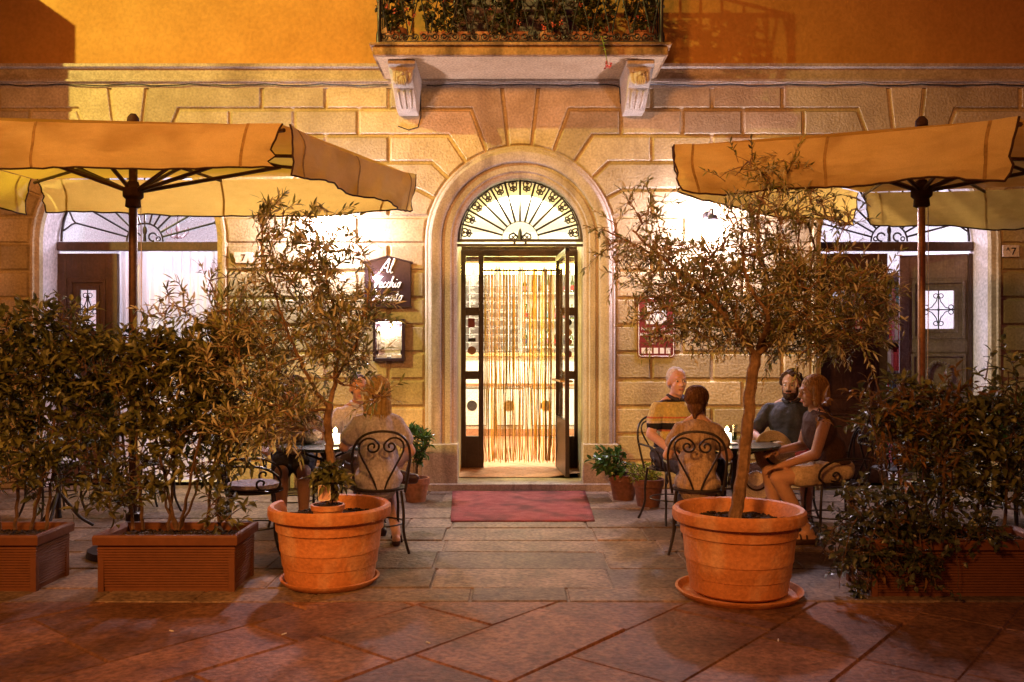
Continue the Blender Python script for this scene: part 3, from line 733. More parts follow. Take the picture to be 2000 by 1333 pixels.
for i in range(8):
    for j in range(9): m.box(-1.6 + i * .18, -1.6 + i * .18 + .15, -.02, .25, 1.4 + j * .15, 1.41 + j * .15)
for i in range(9): m.box(-1.63 + i * .18, -1.615 + i * .18, -.02, .25, 1.4, 2.75)
m.build('pigeonhole_rack', mat('lilac_grey', (.60, .56, .62)), t)
proto = None
bi = 0
for z in (1.485, 1.985, 2.485):
    for k in range(9):
        x = .25 + k * .145 + rnd.uniform(-.02, .02)
        if abs(x - .93) < .03: continue
        h = rnd.choice((.26, .29, .32)); m = MB()
        m.lathe([(.0, 0), (.036, 0), (.036, h * .58), (.013, h * .76), (.013, h)], 10, cap1=True)
        b = thing('bottle', 'glass bottle on the white back shelf of the bar', 'bottle', (x, 7.12, z + .094 + .001), 0, 'bottles on the bar shelves')
        q = m.build('glass_body', BOTT[bi % 3], b); bi += 1
        m = MB(); m.lathe([(.0365, h * .15), (.0365, h * .42)], 10); m.build('bottle_label', BOOKS[(bi * 3) % 5], b)
t = thing('strip_light', 'row of glowing yellow tubes under a beam above the string curtain', 'light', (.1, 1.75, 0))
m = MB(); m.box(-.9, .95, -.04, .14, 2.60, 2.70); m.box(-.9, .95, -.02, .0, 2.7005, 2.82); m.build('beam', BARKD, t)
for k in range(6):
    m = MB(); m.box(-.84 + k * .297, -.84 + k * .297 + .23, -.03, .03, 2.44, 2.57); m.build('tube', GLOWY, t, bevel=.02)
t = thing('string_curtain', 'curtain of tan strings hanging in the open entrance', 'curtain', (.1, 1.22, 0))
m = MB(); m.tube([(-.46, 0, 2.44), (.46, 0, 2.44)], .012, 8); m.build('rod', BLACK, t)
protos = []
for k in range(9):
    m = MB(); pts = []; ph = rnd.uniform(0, 6); am = rnd.uniform(.002, .008)
    for q in range(13):
        z = 2.44 - q * .192; pts.append((am * math.sin(q * .55 + ph) * (q / 6), am * math.cos(q * .4 + ph) * .7, z))
    pts[-1] = (pts[-1][0] + rnd.uniform(-.015, .015), pts[-1][1] + rnd.uniform(-.02, .02), pts[-1][2])
    m.tube(pts, .0058, 4, rnd.random()); protos.append(m.mesh('string'))
for k in range(97):
    x = -.445 + .885 * k / 96 + rnd.uniform(-.012, .012)
    if k > 86: x = .33 + rnd.uniform(0, .09)
    o = link('string', rnd.choice(protos), STRINGM, t); o.location = (x, rnd.uniform(-.02, .02), rnd.uniform(-.0, .05))
# left room: sheer curtains, chandelier; right room: bookcase
def drape(name, label, x0, x1, y, z0, z1, amp, nf, gather=0):
    m = MB(); n = int(nf * 10); rows = 14
    for j in range(rows + 1):
        z = z1 + (z0 - z1) * j / rows; k = j / rows
        for i in range(n + 1):
            u = i / n; x = x0 + (x1 - x0) * u + gather * math.sin(k * PI) * (.5 - u)
            m.add([(x, y + amp * math.sin(u * nf * 2 * PI + .6 * math.sin(k * 3)) * (.5 + .5 * k) + amp * .4 * math.sin(u * nf * 5.1 + k), z)])
    for j in range(rows):
        for i in range(n): a = j * (n + 1) + i; m.face([a, a + 1, a + n + 2, a + n + 1])
    return tag(m.build(name, CURT), label, 'curtain')
drape('sheer_curtain', 'broad white sheer curtain filling the left doorway', -4.24, -3.22, .62, .03, zz(482, .62), .04, 11)
drape('curtain_panel', 'narrow bunched white curtain beside the dark door leaf', -4.42, -4.12, .52, .03, zz(482, .52), .03, 4, .10)
t = thing('chandelier', 'small hanging chandelier seen through the left fanlight', 'chandelier', (at(347, 450, 1.5).x, 1.5, 0))
zc = at(347, 452, 1.5).z
m = MB(); m.tube([(0, 0, zc + .1), (0, 0, 3.7)], .006, 5); m.build('chain', BLACK, t)
m = MB(); m.lathe([(.0, -.1), (.03, -.08), (.012, -.03), (.03, .02), (.01, .1)], 10, (0, 0, zc))
for k in range(5): a = k * 2 * PI / 5; m.tube([(0, 0, zc - .05), (.07 * math.cos(a), .07 * math.sin(a), zc - .08), (.13 * math.cos(a), .13 * math.sin(a), zc - .02), (.13 * math.cos(a), .13 * math.sin(a), zc + .05)], .008, 5)
m.build('arms', WOODG, t)
t = thing('bookcase', 'tall bookcase of coloured books behind the half open right door', 'bookcase', (4.46, 1.25, 0))
m = MB(); m.box(-.42, -.39, 0, .3, .02, 2.35); m.box(.39, .42, 0, .3, .02, 2.35)
for k in range(7): m.box(-.39, .39, 0, .3, .1 + k * .37, .125 + k * .37)
m.box(-.45, .45, -.03, .3, 2.35, 2.41); m.box(-.39, .39, .28, .3, .05, 2.35); m.build('case', WOODG, t)
for k in range(6):
    x = -.385
    while x < .33:
        wd = rnd.uniform(.022, .05); h = rnd.uniform(.2, .31); m = MB(); z = .126 + k * .37; m.box(0, wd - .002, 0, .2, 0, h)
        b = m.build('book', rnd.choice(BOOKS), bevel=.003); b.location = (4.46 + x, 1.29, z)
        tag(b, 'book standing on a shelf of the tall bookcase inside', 'book', 'books in the bookcase'); x += wd
# ------------------------------------------------------------------ lamps, signs and plates on the wall
def wall_lamp(px, py, label):
    p = at(px, py, -.26); t = thing('wall_lamp', label, 'lamp', (p.x, 0, p.z))
    m = MB(); m.lathe([(0, .0), (.05, .0), (.05, .015), (.02, .03)], 14); m.v = [(x, -z + .0 - .02, y + .16) for x, y, z in m.v]
    m.tube([(0, -.03, .16), (0, -.16, .22), (0, -.25, .2), (0, -.26, .13)], .011, 8); m.build('bracket', IRON, t)
    m = MB(); m.lathe([(0, .145), (.045, .14), (.06, .085), (.04, .075)], 16, (0, -.26, 0)); m.build('cap', IRON, t)
    m = MB(); m.ell((0, -.26, 0), .10, 18, 12); m.build('globe', GLOW, t)
wall_lamp(630, 437, 'bright white globe lamp on the wall above the left olive tree')
wall_lamp(1392, 447, 'bright white globe lamp on the wall under the right umbrella')
GL = {'A': (1.45, [[(0, 0), (.3, .4), (.6, 1.2), (1.0, 2), (1.08, 1.9), (1.1, .4), (1.3, .1)], [(.35, .75), (1.15, .75)]]),
 'l': (.55, [[(0, .2), (.3, 1.2), (.38, 1.9), (.25, 2), (.12, 1.2), (.15, .3), (.3, 0), (.5, .2)]]),
 'V': (1.15, [[(0, 1.7), (.2, 2), (.4, 1.6), (.5, 0), (.6, 0), (1.0, 1.4), (1.3, 2), (1.4, 1.9)]]),
 'e': (.68, [[(0, .45), (.4, .6), (.5, .9), (.3, 1), (.08, .6), (.2, .05), (.45, .05), (.68, .35)]]),
 'c': (.62, [[(.5, .8), (.32, 1), (.08, .6), (.2, .03), (.42, .05), (.62, .35)]]),
 'h': (.78, [[(0, 0), (.15, 1.2), (.35, 1.95), (.2, 2), (.05, 0), (.25, .85), (.45, .95), (.48, .2), (.6, .03), (.78, .3)]]),
 'i': (.42, [[(0, .35), (.14, .95), (.12, .15), (.25, .03), (.42, .35)], [(.18, 1.4), (.22, 1.5)]]),
 'o': (.7, [[(.35, 1), (.1, .7), (.12, .15), (.35, 0), (.52, .4), (.45, .9), (.35, 1), (.7, .85)]]),
 'C': (1.0, [[(1, 1.6), (.85, 2), (.45, 1.9), (.1, 1.0), (.2, .15), (.6, 0), (1, .4)]]),
 'n': (.75, [[(0, .9), (.1, 1), (.1, 0), (.28, .8), (.45, .98), (.5, .7), (.48, .15), (.6, .03), (.75, .3)]]),
 'v': (.72, [[(0, .85), (.12, 1), (.22, .1), (.32, .03), (.52, .6), (.5, 1), (.72, .85)]]),
 't': (.55, [[(.2, 1.7), (.12, .2), (.28, 0), (.5, .25)], [(-.05, 1.1), (.45, 1.15)]])}
def script(words_, size, c, Y):
    tot = sum(GL[ch][0] for ch in words_); x = c[0] - tot * size * .5; m = MB()
    for ch in words_:
        wd, sts = GL[ch]
        for st_ in sts:
            pts = [(x + (a + b * .28) * size - .28 * size, Y, c[1] + (b - .7) * size) for a, b in st_]
            m.tube(pts, size * .085 + .0012, 5)
        x += wd * size
    return m
ps = at(757, 552, -.05)
t = thing('restaurant_sign', 'dark hanging board with white script lettering left of the entrance', 'sign', (ps.x, 0, ps.z))
m = MB(); m.prism([(-.245, -.25), (.245, -.25), (.245, .21), (0, .265), (-.245, .21)], -.05, -.02); m.build('board', BOARD, t, smooth=False, bevel=.004)
m = MB(); m.box(-.26, .26, -.07, -.02, -.262, -.2505); m.tube([(-.265, -.045, .205), (0, -.045, .272), (.265, -.045, .205)], .012, 6); m.build('frame', DFRAME, t)
for wd, sz, dx, dz in (('Al', .078, .0, .15), ('Vecchio', .060, .0, -.015), ('Convento', .060, -.01, -.155)): script(wd, sz, (dx, dz), -.053).build('lettering', INK, t)
t = thing('sign_glint', 'small glowing bulb added as the bright reflection at the left edge of the script sign', 'light', (ps.x - .115, 0, ps.z + .045))  # glowing bulb added in place of a bright reflection on the board
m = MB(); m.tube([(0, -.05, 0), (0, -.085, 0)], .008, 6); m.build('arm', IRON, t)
m = MB(); m.ell((0, -.095, 0), .028, 10, 8); m.build('bulb', emat('sign_glint_glow', (1, .93, .95), 220), t)
pm = at(760, 667, -.05)
t = thing('menu_case', 'lit glass menu case with white pages under the script sign', 'menu case', (pm.x, 0, pm.z))
m = MB(); x0, x1, z0, z1 = -.165, .165, -.21, .235
for a, b, c, d in ((x0, x0 + .03, z0, z1), (x1 - .03, x1, z0, z1), (x0 + .03, x1 - .03, z0, z0 + .035), (x0 + .03, x1 - .03, z1 - .03, z1)): m.box(a, b, -.09, 0, c, d)
m.box(x0 + .03, x1 - .03, -.012, 0, z0 + .035, z1 - .03); m.build('case_frame', BOARD, t, bevel=.003)
m = MB(); m.box(-.115, .115, -.018, -.0125, -.165, .10); pg = m.build('menu_page', PAPER, t)
m = MB()
for k in range(9): m.box(-.09, rnd.uniform(.02, .09), -.0192, -.0182, .07 - k * .026, .074 - k * .026)
m.build('print', WOODG, pg)
m = MB(); m.tube([(-.075, -.055, .16), (.075, -.055, .16)], .019, 10); m.build('lamp_tube', GLOWM, t)
p = at(1281, 640, -.02)
t = thing('hotel_plaque', 'maroon plaque with white lettering right of the entrance', 'sign', (p.x, 0, p.z))
hw_, hh = .195, .315
def rrect(w_, h_, r):
    return [(cx + r * math.cos(a), cz + r * math.sin(a)) for cx, cz, a0 in ((w_ - r, -h_ + r, -PI / 2), (w_ - r, h_ - r, 0), (-w_ + r, h_ - r, PI / 2), (-w_ + r, -h_ + r, PI)) for a in [a0 + k * PI / 8 for k in range(5)]]
m = MB(); m.prism(rrect(hw_, hh, .03), -.035, -.02); m.build('plate', MAROON, t, smooth=False)
m = MB(); m.tube([(x, -.036, z) for x, z in rrect(hw_ - .012, hh - .012, .025)], .004, 5, closed=True); m.build('border', INK, t)
m = MB(); m.prism([(x, z + .15) for x, z in rrect(.11, .115, .02)], -.0375, -.0352); m.build('white_panel', INK, t, smooth=False)
text('Hotel Ristorante', .046, 'lettering', INK, t, (0, -.037, -.015))
text('Al Vecchio Convento', .046, 'lettering', INK, t, (0, -.037, -.075), bold=.0012, sx=.86)
text('Tel. 0543', .030, 'lettering', INK, t, (-.05, -.037, -.125)); text('www.', .026, 'lettering', INK, t, (-.05, -.037, -.17))
m = MB()
for k in range(5): m.box(-.155 + k * .065, -.155 + k * .065 + .045, -.0375, -.0352, -.275, -.215)
m.build('logos', INK, t, smooth=False)
def number_plate(px, py, w_, h_, label, txt):
    p = at(px, py, -.03); t = thing('number_plate', label, 'number plate', (p.x, 0, p.z))
    m = MB(); m.box(-w_ / 2, w_ / 2, -.05, -.028, -h_ / 2, h_ / 2); m.build('plate', PLATE, t, bevel=.004)
    for b, s_, x, z in txt: text(b, s_, 'numeral', BLACK, t, (x, -.052, z), bold=.001)
number_plate(476, 504, .20, .115, 'pale plate reading 7 on the stone left of the entrance', [('7', .10, .0, -.005)])
number_plate(1973, 491, .175, .125, 'square plate reading A7 beside the right doorway', [('A', .05, -.035, .02), ('7', .11, .025, -.008)])
# ------------------------------------------------------------------ umbrellas
def umbrella(name, label, cor, peak, pole_xy, collar_z, valh, seed, prad=.030, polem=POLE):
    r = random.Random(seed); px_, py_ = pole_xy; o = V((px_, py_, 0))
    t = thing(name, label, 'umbrella', o); cor = [V(c) - o for c in cor]; pk = V(peak) - o
    n = 12; m = MB()
    for k in range(4):
        a, b = cor[k], cor[(k + 1) % 4]; i0 = len(m.v)
        for i in range(n + 1):
            u = i / n; rim = a.lerp(b, u)
            for j in range(9):
                v = j / 8; p = pk.lerp(rim, v)
                sag = math.sin(PI * v) * .06 * (4 * u * (1 - u) * .9 + .1) + .02 * math.sin(PI * v)
                p.z -= sag; m.add([p])
        for i in range(n):
            for j in range(8):
                q = i0 + i * 9 + j; m.face([q, q + 1, q + 10, q + 9] if j else [q, q + 1, q + 10, q + 9])
    can = m.build('canopy', CANVAS, t, ang=60)
    cen = sum(cor, V()) / 4
    for k in range(4):
        a, b = cor[k], cor[(k + 1) % 4]; e = (b - a); L_ = e.length; e.normalize(); out = V((e.y, -e.x, 0))
        if out.dot((a + b) / 2 - cen) < 0: out = -out
        N = 44; rows = 8; m = MB(); edge = []; wv = [r.uniform(0, 6) for _ in range(4)]
        for i in range(N + 1):
            u = i / N; cut = .055 * L_ / 2
            for j in range(rows + 1):
                v = j / rows; uu = u + (.5 - u) * 2 * (.018 + .022 * r.random() * (u in (0, 1))) * v
                fl = .022 * math.sin(u * 14 + v * 2.5 + wv[2]) * v + .03 * math.exp(-((v - u * 4.5) * 2.6) ** 2) + .03 * math.exp(-((v - (1 - u) * 4.5) * 2.6) ** 2) + .006 * math.sin(u * 60 + v * 9 + wv[3]) + .02 * v + .018 * math.sin(u * 9 + wv[0]) * v + .01 * math.sin(u * 21 + wv[1]) * v * v + .02 * math.sin(v * PI)
                drop = valh * v * (1 + .05 * math.sin(u * 6 + wv[2]) + .03 * math.sin(u * 15 + wv[3]))
                p = a.lerp(b, uu) + out * (fl + .004) - V((0, 0, drop - .004)); p.z -= .025 * math.sin(PI * u) 
                m.add([p])
                if j == rows: edge.append(p)
        for i in range(N):
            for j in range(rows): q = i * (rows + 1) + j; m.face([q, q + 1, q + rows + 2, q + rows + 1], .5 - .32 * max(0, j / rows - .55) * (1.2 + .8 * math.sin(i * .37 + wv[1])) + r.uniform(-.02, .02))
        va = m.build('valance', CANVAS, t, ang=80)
        for u0 in (.07, .5, .93):
            i = round(u0 * N); m3 = MB()
            for j in range(rows + 1):
                p = V(m.v[i * (rows + 1) + j]); m3.add([p + out * .003 - e * .009, p + out * .003 + e * .009])
            for j in range(rows): m3.face([2 * j, 2 * j + 1, 2 * j + 3, 2 * j + 2])
            m3.build('seam', SEAM, va)
        m2 = MB(); side0 = [V(m.v[j]) for j in range(rows + 1)]; side1 = [V(m.v[N * (rows + 1) + j]) for j in range(rows + 1)]
        m2.tube([p + V((0, 0, r.uniform(-.005, .005))) for p in side0 + edge[1:-1] + list(reversed(side1))], .0065, 5); m2.build('trim', TRIM, va)
    m = MB(); m.tube([(0, 0, .05), (0, 0, pk.z - .02)], prad, 14); m.build('pole', polem, t)
    m = MB(); m.lathe([(.036, -.09), (.055, -.08), (.05, -.03), (.07, -.01), (.07, .05), (.045, .07), (.036, .1)], 14, (0, 0, collar_z)); m.build('collar', TRIM, t)
    m = MB(); m.lathe([(.0, .09), (.02, .086), (.04, .06), (.043, .025), (.022, .0), (.045, -.02)], 14, (0, 0, pk.z)); m.build('finial', TRIM, t)
    m = MB(); m.lathe([(0, 0), (.3, 0), (.31, .02), (.3, .06), (.06, .09), (.05, .3), (.036, .31)], 20); m.build('base', IRON, t)
    ends = cor + [(cor[k] + cor[(k + 1) % 4]) / 2 for k in range(4)]
    for e in ends:
        top = V((0, 0, pk.z - .05)); e2 = e + V((0, 0, -.03)); mid = top.lerp(e2, .52) - V((0, 0, .035))
        m = MB(); m.tube([top, top.lerp(e2, .5) - V((0, 0, .07)), e2], .013, 6); rb = m.build('rib', POLE, t)
        m = MB(); m.tube([(0, 0, collar_z + .02), top.lerp(e2, .5) - V((0, 0, .075))], .015, 6); m.build('strut', POLE, rb)
    m = MB(); m.tube([(.05, .01, collar_z), (.055, .012, 1.9), (.045, .01, 1.2)], .003, 4); m.build('cord', STRAW, t)
    return t
umbrella('parasol', 'cream canvas umbrella over the left tables with dark scalloped trim', [(-1.40, -3.85, 2.85), (-.80, -2.2, 2.88), (-3.95, -2.0, 2.89), (-4.55, -3.65, 2.985)], (-2.72, -2.95, 3.08), (-2.72, -2.95), 2.58, .285, 4)
umbrella('parasol', 'cream canvas umbrella over the right tables turned corner first', [(1.07, -3.53, 2.80), (2.6, -4.75, 2.65), (4.63, -2.67, 2.73), (3.12, -1.45, 2.88)], (2.87, -3.1, 3.02), (2.87, -3.1), 2.56, .30, 9, .025, mat('varnished_pole', (.30, .17, .09), (.40, .24, .14), 6, .3, 0, metal=.4))
# ------------------------------------------------------------------ pots, planters and their plants
def jit(r, s): return V((r.uniform(-s, s), r.uniform(-s, s), r.uniform(-s, s)))
def in_ell(r):
    while True:
        p = V((r.uniform(-1, 1), r.uniform(-1, 1), r.uniform(-1, 1)))
        if p.length < 1: return p
def limb(pts, n=6):                        # smooth polyline through points
    out = []; P = [V(p) for p in pts]
    for k in range(len(P) - 1):
        p0, p1, p2, p3 = P[max(k - 1, 0)], P[k], P[k + 1], P[min(k + 2, len(P) - 1)]
        for q in range(n):
            u = q / n
            out.append(.5 * ((2 * p1) + (p2 - p0) * u + (2 * p0 - 5 * p1 + 4 * p2 - p3) * u * u + (3 * p1 - p0 - 3 * p2 + p3) * u ** 3))
    return out + [P[-1]]
def plant(t, origin, trunks, limbs, blobs, leafm, barkm, L, W, per, seed, spacing=.022, twig=.0035, up=.35, droop=.12, ang=.75, spread=1.0, hang=0, leafname='crown', trunkname='trunk', dens=1.6, minl=8, limit=0):
    """trunks/limbs: (points, r0, r1); blobs: (centre, radii, number of twigs); a twig runs from the nearest limb to a point in a blob"""
    r = random.Random(seed); wood = MB(); nodes = []
    for pts, r0, r1 in trunks + limbs:
        pl = limb(pts, 6); n = len(pl)
        pl = [p + jit(r, .006) if 0 < i < n - 1 else p for i, p in enumerate(pl)]
        wood.tube(pl, [r0 + (r1 - r0) * i / (n - 1) for i in range(n)], 9 if r0 > .012 else 6)
        nodes += pl[n // 3:] if (pts, r0, r1) in trunks and limbs else pl[1:]
    lv = MB(); nodes0 = list(nodes)
    for c, rad, cnt in blobs:
        for _ in range(int(cnt * dens)):
            q = in_ell(r); q = q * (.55 + .45 * r.random()) / max(q.length, .35) * q.length ** .35 if q.length > 0 else q
            tip = V(c) + V((q.x * rad[0], q.y * rad[1], q.z * rad[2]))
            base = min(nodes, key=lambda p: (p - tip).length + (.5 * max(0, p.z - tip.z) if not hang else 0))
            d = tip - base
            if d.length > .75: base = tip - d * (.75 / d.length)
            if d.length < .02: continue
            d = tip - base
            bend = V((0, 0, (.18 if not hang else -.15) * d.length)) + jit(r, .08 * d.length)
            mid = base + d * .5 + bend
            pl = [base * (1 - u) ** 2 + mid * 2 * u * (1 - u) + tip * u * u for u in [k / 5 for k in range(6)]]
            wood.tube(pl, [twig * 1.5 * (1 - .6 * k / 5) for k in range(6)], 4)
            if len(nodes) < 4000 and not limit: nodes += pl[2:5:2]
            if limit:
                if len(nodes) < 6000: nodes.append(pl[3])
                rd = (d.normalized() * .45 + in_ell(r).normalized() * .8 + V((0, 0, .3))).normalized(); tl = limit * r.uniform(.5, 1.1)
                pl = [tip + rd * tl * q - V((0, 0, .25 * tl * q * q)) for q in [k / 5 - .25 for k in range(6)]]
                wood.tube(pl, [twig * .7 * (1 - .5 * k / 5) for k in range(6)], 4)
            ln = sum((pl[k + 1] - pl[k]).length for k in range(5)); nl = min(per, max(minl, int(ln * .85 / spacing)))
            t0 = r.random(); a0 = r.uniform(0, 6)
            for k in range(nl):
                u = 1 - (k / nl) * .85; f = u * 5; i = min(4, int(f)); p = pl[i].lerp(pl[i + 1], f - i); dd = (pl[i + 1] - pl[i]).normalized()
                side = Matrix.Rotation(a0 + k * 2.4, 3, dd) @ dd.orthogonal().normalized()
                dv = (dd * math.cos(ang) + side * math.sin(ang) + V((0, 0, up * r.uniform(-.5, 1))) + jit(r, .25)).normalized()
                lv.leaf(p, dv, (V((0, 0, 1)) + jit(r, .7)), L * r.choice((.5, .8, .95, 1.05, 1.2)) * r.uniform(.85, 1.1), W * r.uniform(.65, 1.2), min(1, max(0, t0 * .5 + r.random() * .5)), droop)
    wood.build(trunkname, barkm, t, origin); return lv.build(leafname, leafm, t, origin, smooth=False)
def soil(r0, z, seed, hx=None, hy=None):
    r = random.Random(seed); m = MB()
    if hx is None:
        for k in range(9): m.add([(r0 * k / 8 * math.cos(2 * PI * j / 36), r0 * k / 8 * math.sin(2 * PI * j / 36), z + r.uniform(-.012, .012)) for j in range(36)])
        for k in range(8):
            for j in range(36): m.face([k * 36 + j, k * 36 + (j + 1) % 36, (k + 1) * 36 + (j + 1) % 36, (k + 1) * 36 + j])
    else:
        nx, ny = 40, 18
        for i in range(nx + 1):
            for j in range(ny + 1): m.add([(-hx + 2 * hx * i / nx, -hy + 2 * hy * j / ny, z + r.uniform(-.012, .012))])
        for i in range(nx):
            for j in range(ny): q = i * (ny + 1) + j; m.face([q, q + ny + 1, q + ny + 2, q + 1])
    for _ in range(260):
        a = r.uniform(0, 2 * PI); q = r0 * math.sqrt(r.random()) * .97
        c = (q * math.cos(a), q * math.sin(a), z + .008) if hx is None else (r.uniform(-hx, hx), r.uniform(-hy, hy), z + .008)
        s = r.uniform(.004, .011); m.ell(c, (s * r.uniform(.8, 2), s, s * .7), 5, 4, Matrix.Rotation(r.uniform(0, 3), 3, 'Z'))
    return m
def big_pot(label, loc, R, h, seed, broken=False, saucer=.37):
    t = thing('terracotta_pot', label, 'plant pot', loc); k = R / .39
    z0 = .035
    pr = [(0, z0), (.27 * k, z0), (.285 * k, z0 + .012), (.297 * k, z0 + .10), (.303 * k, z0 + .103), (.305 * k, z0 + .125), (.306 * k, z0 + .128), (.311 * k, z0 + .19), (.317 * k, z0 + .193), (.319 * k, z0 + .212), (.318 * k, z0 + .215), (.330 * k, h - .155), (.342 * k, h - .152), (.346 * k, h - .085), (.385 * k, h - .075), (.392 * k, h - .055), (.39 * k, h - .015), (.375 * k, h), (.352 * k, h - .006), (.338 * k, h - .03), (.318 * k, h - .16)]
    def brk(p, a):
        a = math.degrees(a)
        if broken and p.z > h - .15 and 112 < a < 160: return V((p.x * .985, p.y * .985, h - .15 + (p.z - h + .15) * .12 + .03 * abs(a - 136) / 24 * (1 if p.z > h - .09 else .3)))
        return p
    m = MB(); m.lathe(pr, 72, fn=brk); m.build('pot', TERRA, t, ang=32)
    m = MB(); s = saucer; m.lathe([(0, .002), (s - .05, .002), (s - .03, .012), (s, .04), (s + .004, .05), (s - .012, .052), (s - .035, .022), (0, .02)], 64); m.build('saucer', TERRA, t, ang=32)
    soil(.325 * k, h - .09, seed).build('soil', SOIL, t, smooth=False)
    return t
PR = V((1.356, -3.99, 0)); PL = V((-1.145, -3.72, 0))
big_pot('large terracotta pot on a saucer holding the right olive tree', PR, .39, .53, 1)
big_pot('large terracotta pot with a broken rim holding the left olive tree', PL, .38, .505, 2, True, .305)
# right olive
Y = PR.y
def A(px, py, dy=0): return at(px, py, Y + dy)
t = thing('olive_tree', 'round headed olive tree with a leaning bare trunk in the right pot', 'tree', A(1437, 1010))
tr = [([A(1436, 1012), A(1446, 950), A(1459, 850), A(1466, 770), A(1476, 692)], .040, .034)]
lm = [([A(1476, 695), A(1440, 650, -.05), A(1390, 590, -.1), A(1300, 510, -.05), A(1235, 450, 0)], .020, .006),
      ([A(1476, 695), A(1500, 640, .05), A(1495, 540, .1), A(1480, 440, .05), A(1500, 350, 0)], .022, .005),
      ([A(1476, 695), A(1530, 650, -.1), A(1600, 590, -.15), A(1670, 540, -.1), A(1715, 520, 0)], .020, .006),
      ([A(1470, 680), A(1430, 600, .2), A(1400, 520, .25), A(1370, 460, .2)], .016, .005),
      ([A(1485, 660), A(1550, 590, .2), A(1590, 500, .25), A(1570, 420, .2)], .016, .005),
      ([A(1480, 680), A(1500, 620, -.25), A(1460, 550, -.3), A(1450, 480, -.25)], .016, .005),
      ([A(1390, 590, -.1), A(1300, 600, -.1), A(1250, 620, -.1)], .010, .004), ([A(1300, 510), A(1240, 480), A(1180, 450)], .008, .004)]
px = 1 / 326
def E(cx, cy, rx, ry, dy, rd, n): return (A(cx, cy, dy), (rx * px, rd, ry * px), n)
plant(t, A(1437, 1010), tr, lm, [E(1470, 560, 165, 115, 0, .45, 150), E(1590, 590, 145, 112, -.05, .42, 130), E(1325, 535, 125, 95, 0, .38, 80), E(1490, 440, 100, 75, 0, .32, 50), E(1280, 610, 50, 75, 0, .2, 22), E(1530, 345, 48, 42, 0, .12, 11), E(1262, 400, 42, 62, 0, .15, 10), E(1665, 640, 70, 60, 0, .3, 40), E(1400, 645, 110, 48, 0, .3, 52), E(1560, 665, 120, 45, 0, .3, 46), E(1195, 470, 30, 50, 0, .1, 7), E(1650, 430, 40, 20, 0, .15, 6), E(1700, 570, 50, 80, 0, .2, 26), E(1240, 500, 70, 60, 0, .2, 16), E(1480, 330, 90, 40, 0, .15, 8), E(1590, 400, 60, 50, 0, .2, 12)],
      OLEAF, BARK, .053, .0125, 16, 21, spacing=.013, dens=2.15, minl=10, ang=.62, limit=.20)
# left olive
Y = PL.y
t = thing('olive_tree', 'loose spreading olive tree with a forked trunk in the left pot', 'tree', A(648, 985))
px = 1 / 310
tr = [([A(648, 985), A(645, 900), A(641, 840), A(643, 792)], .030, .024)]
lm = [([A(643, 795), A(655, 740), A(662, 650, .05), A(640, 560, .05), A(615, 440, .05)], .017, .004), ([A(643, 795), A(618, 765), A(580, 690, -.1), A(545, 600, -.1), A(510, 480, -.05)], .016, .004),
      ([A(618, 768), A(560, 740, .15), A(490, 690, .15), A(410, 640, .1), A(330, 590, .05)], .012, .004), ([A(655, 740), A(690, 680, -.1), A(715, 600, -.1), A(720, 560, -.1)], .011, .004),
      ([A(640, 800), A(590, 800, -.15), A(530, 790, -.2), A(470, 760, -.2)], .010, .004), ([A(660, 700), A(600, 620, .25), A(560, 560, .25)], .010, .004), ([A(655, 745), A(700, 760, -.15), A(750, 775, -.2)], .007, .003)]
plant(t, A(648, 985), tr, lm, [E(590, 570, 100, 95, 0, .35, 55), E(510, 690, 100, 110, 0, .4, 85), E(655, 670, 80, 95, 0, .35, 58), E(450, 640, 70, 65, .05, .3, 40), E(560, 810, 90, 55, -.1, .3, 55), E(720, 600, 35, 55, 0, .2, 16), E(520, 450, 45, 45, 0, .15, 8), E(620, 430, 60, 30, 0, .15, 7), E(345, 590, 50, 45, 0, .2, 7), E(700, 490, 40, 35, 0, .15, 7), E(740, 775, 35, 15, -.1, .1, 4), E(420, 720, 50, 70, 0, .3, 36), E(480, 830, 60, 50, -.1, .3, 30), E(590, 500, 110, 70, 0, .25, 26), E(450, 560, 70, 60, 0, .2, 10), E(320, 600, 45, 45, 0, .15, 3), E(685, 690, 50, 50, -.1, .2, 14), E(450, 720, 70, 110, 0, .25, 34), E(540, 420, 30, 40, 0, .1, 5)],
      OLEAF, BARK, .074, .0165, 15, 22, spacing=.016, dens=1.85, minl=9, ang=.62, limit=.23)
# ribbed planters
def planter(label, loc, hx, hy, h, seed):
    t = thing('ribbed_planter', label, 'planter', loc)
    pr = [(0, 0)]; z = .02; pr.append((0, z)); taper = .012
    n = 15; zr0, zr1 = .03, h - .075; st_ = (zr1 - zr0) / n
    for k in range(n):
        a = zr0 + k * st_; o = taper * k / n
        pr += [(o + .0, a), (o + .007, a + st_ * .25), (o + .007, a + st_ * .7), (o, a + st_ * .95)]
    pr += [(taper, h - .07), (taper + .004, h - .062), (taper + .024, h - .06), (taper + .026, h - .012), (taper + .02, h), (taper - .004, h), (taper - .02, h - .02), (taper - .02, h - .09)]
    m = MB(); m.rectlathe(pr, hx, hy, cap0=True)
    for sx in (-1, 1):
        for sy in (-1, 1): m.box(sx * (hx - .004) - .018, sx * (hx - .004) + .018, sy * (hy - .004) - .018, sy * (hy - .004) + .018, .004, h - .065)
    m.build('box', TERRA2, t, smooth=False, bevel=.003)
    soil(0, h - .05, seed, hx - .015, hy - .015).build('soil', SOIL, t, smooth=False)
    return t
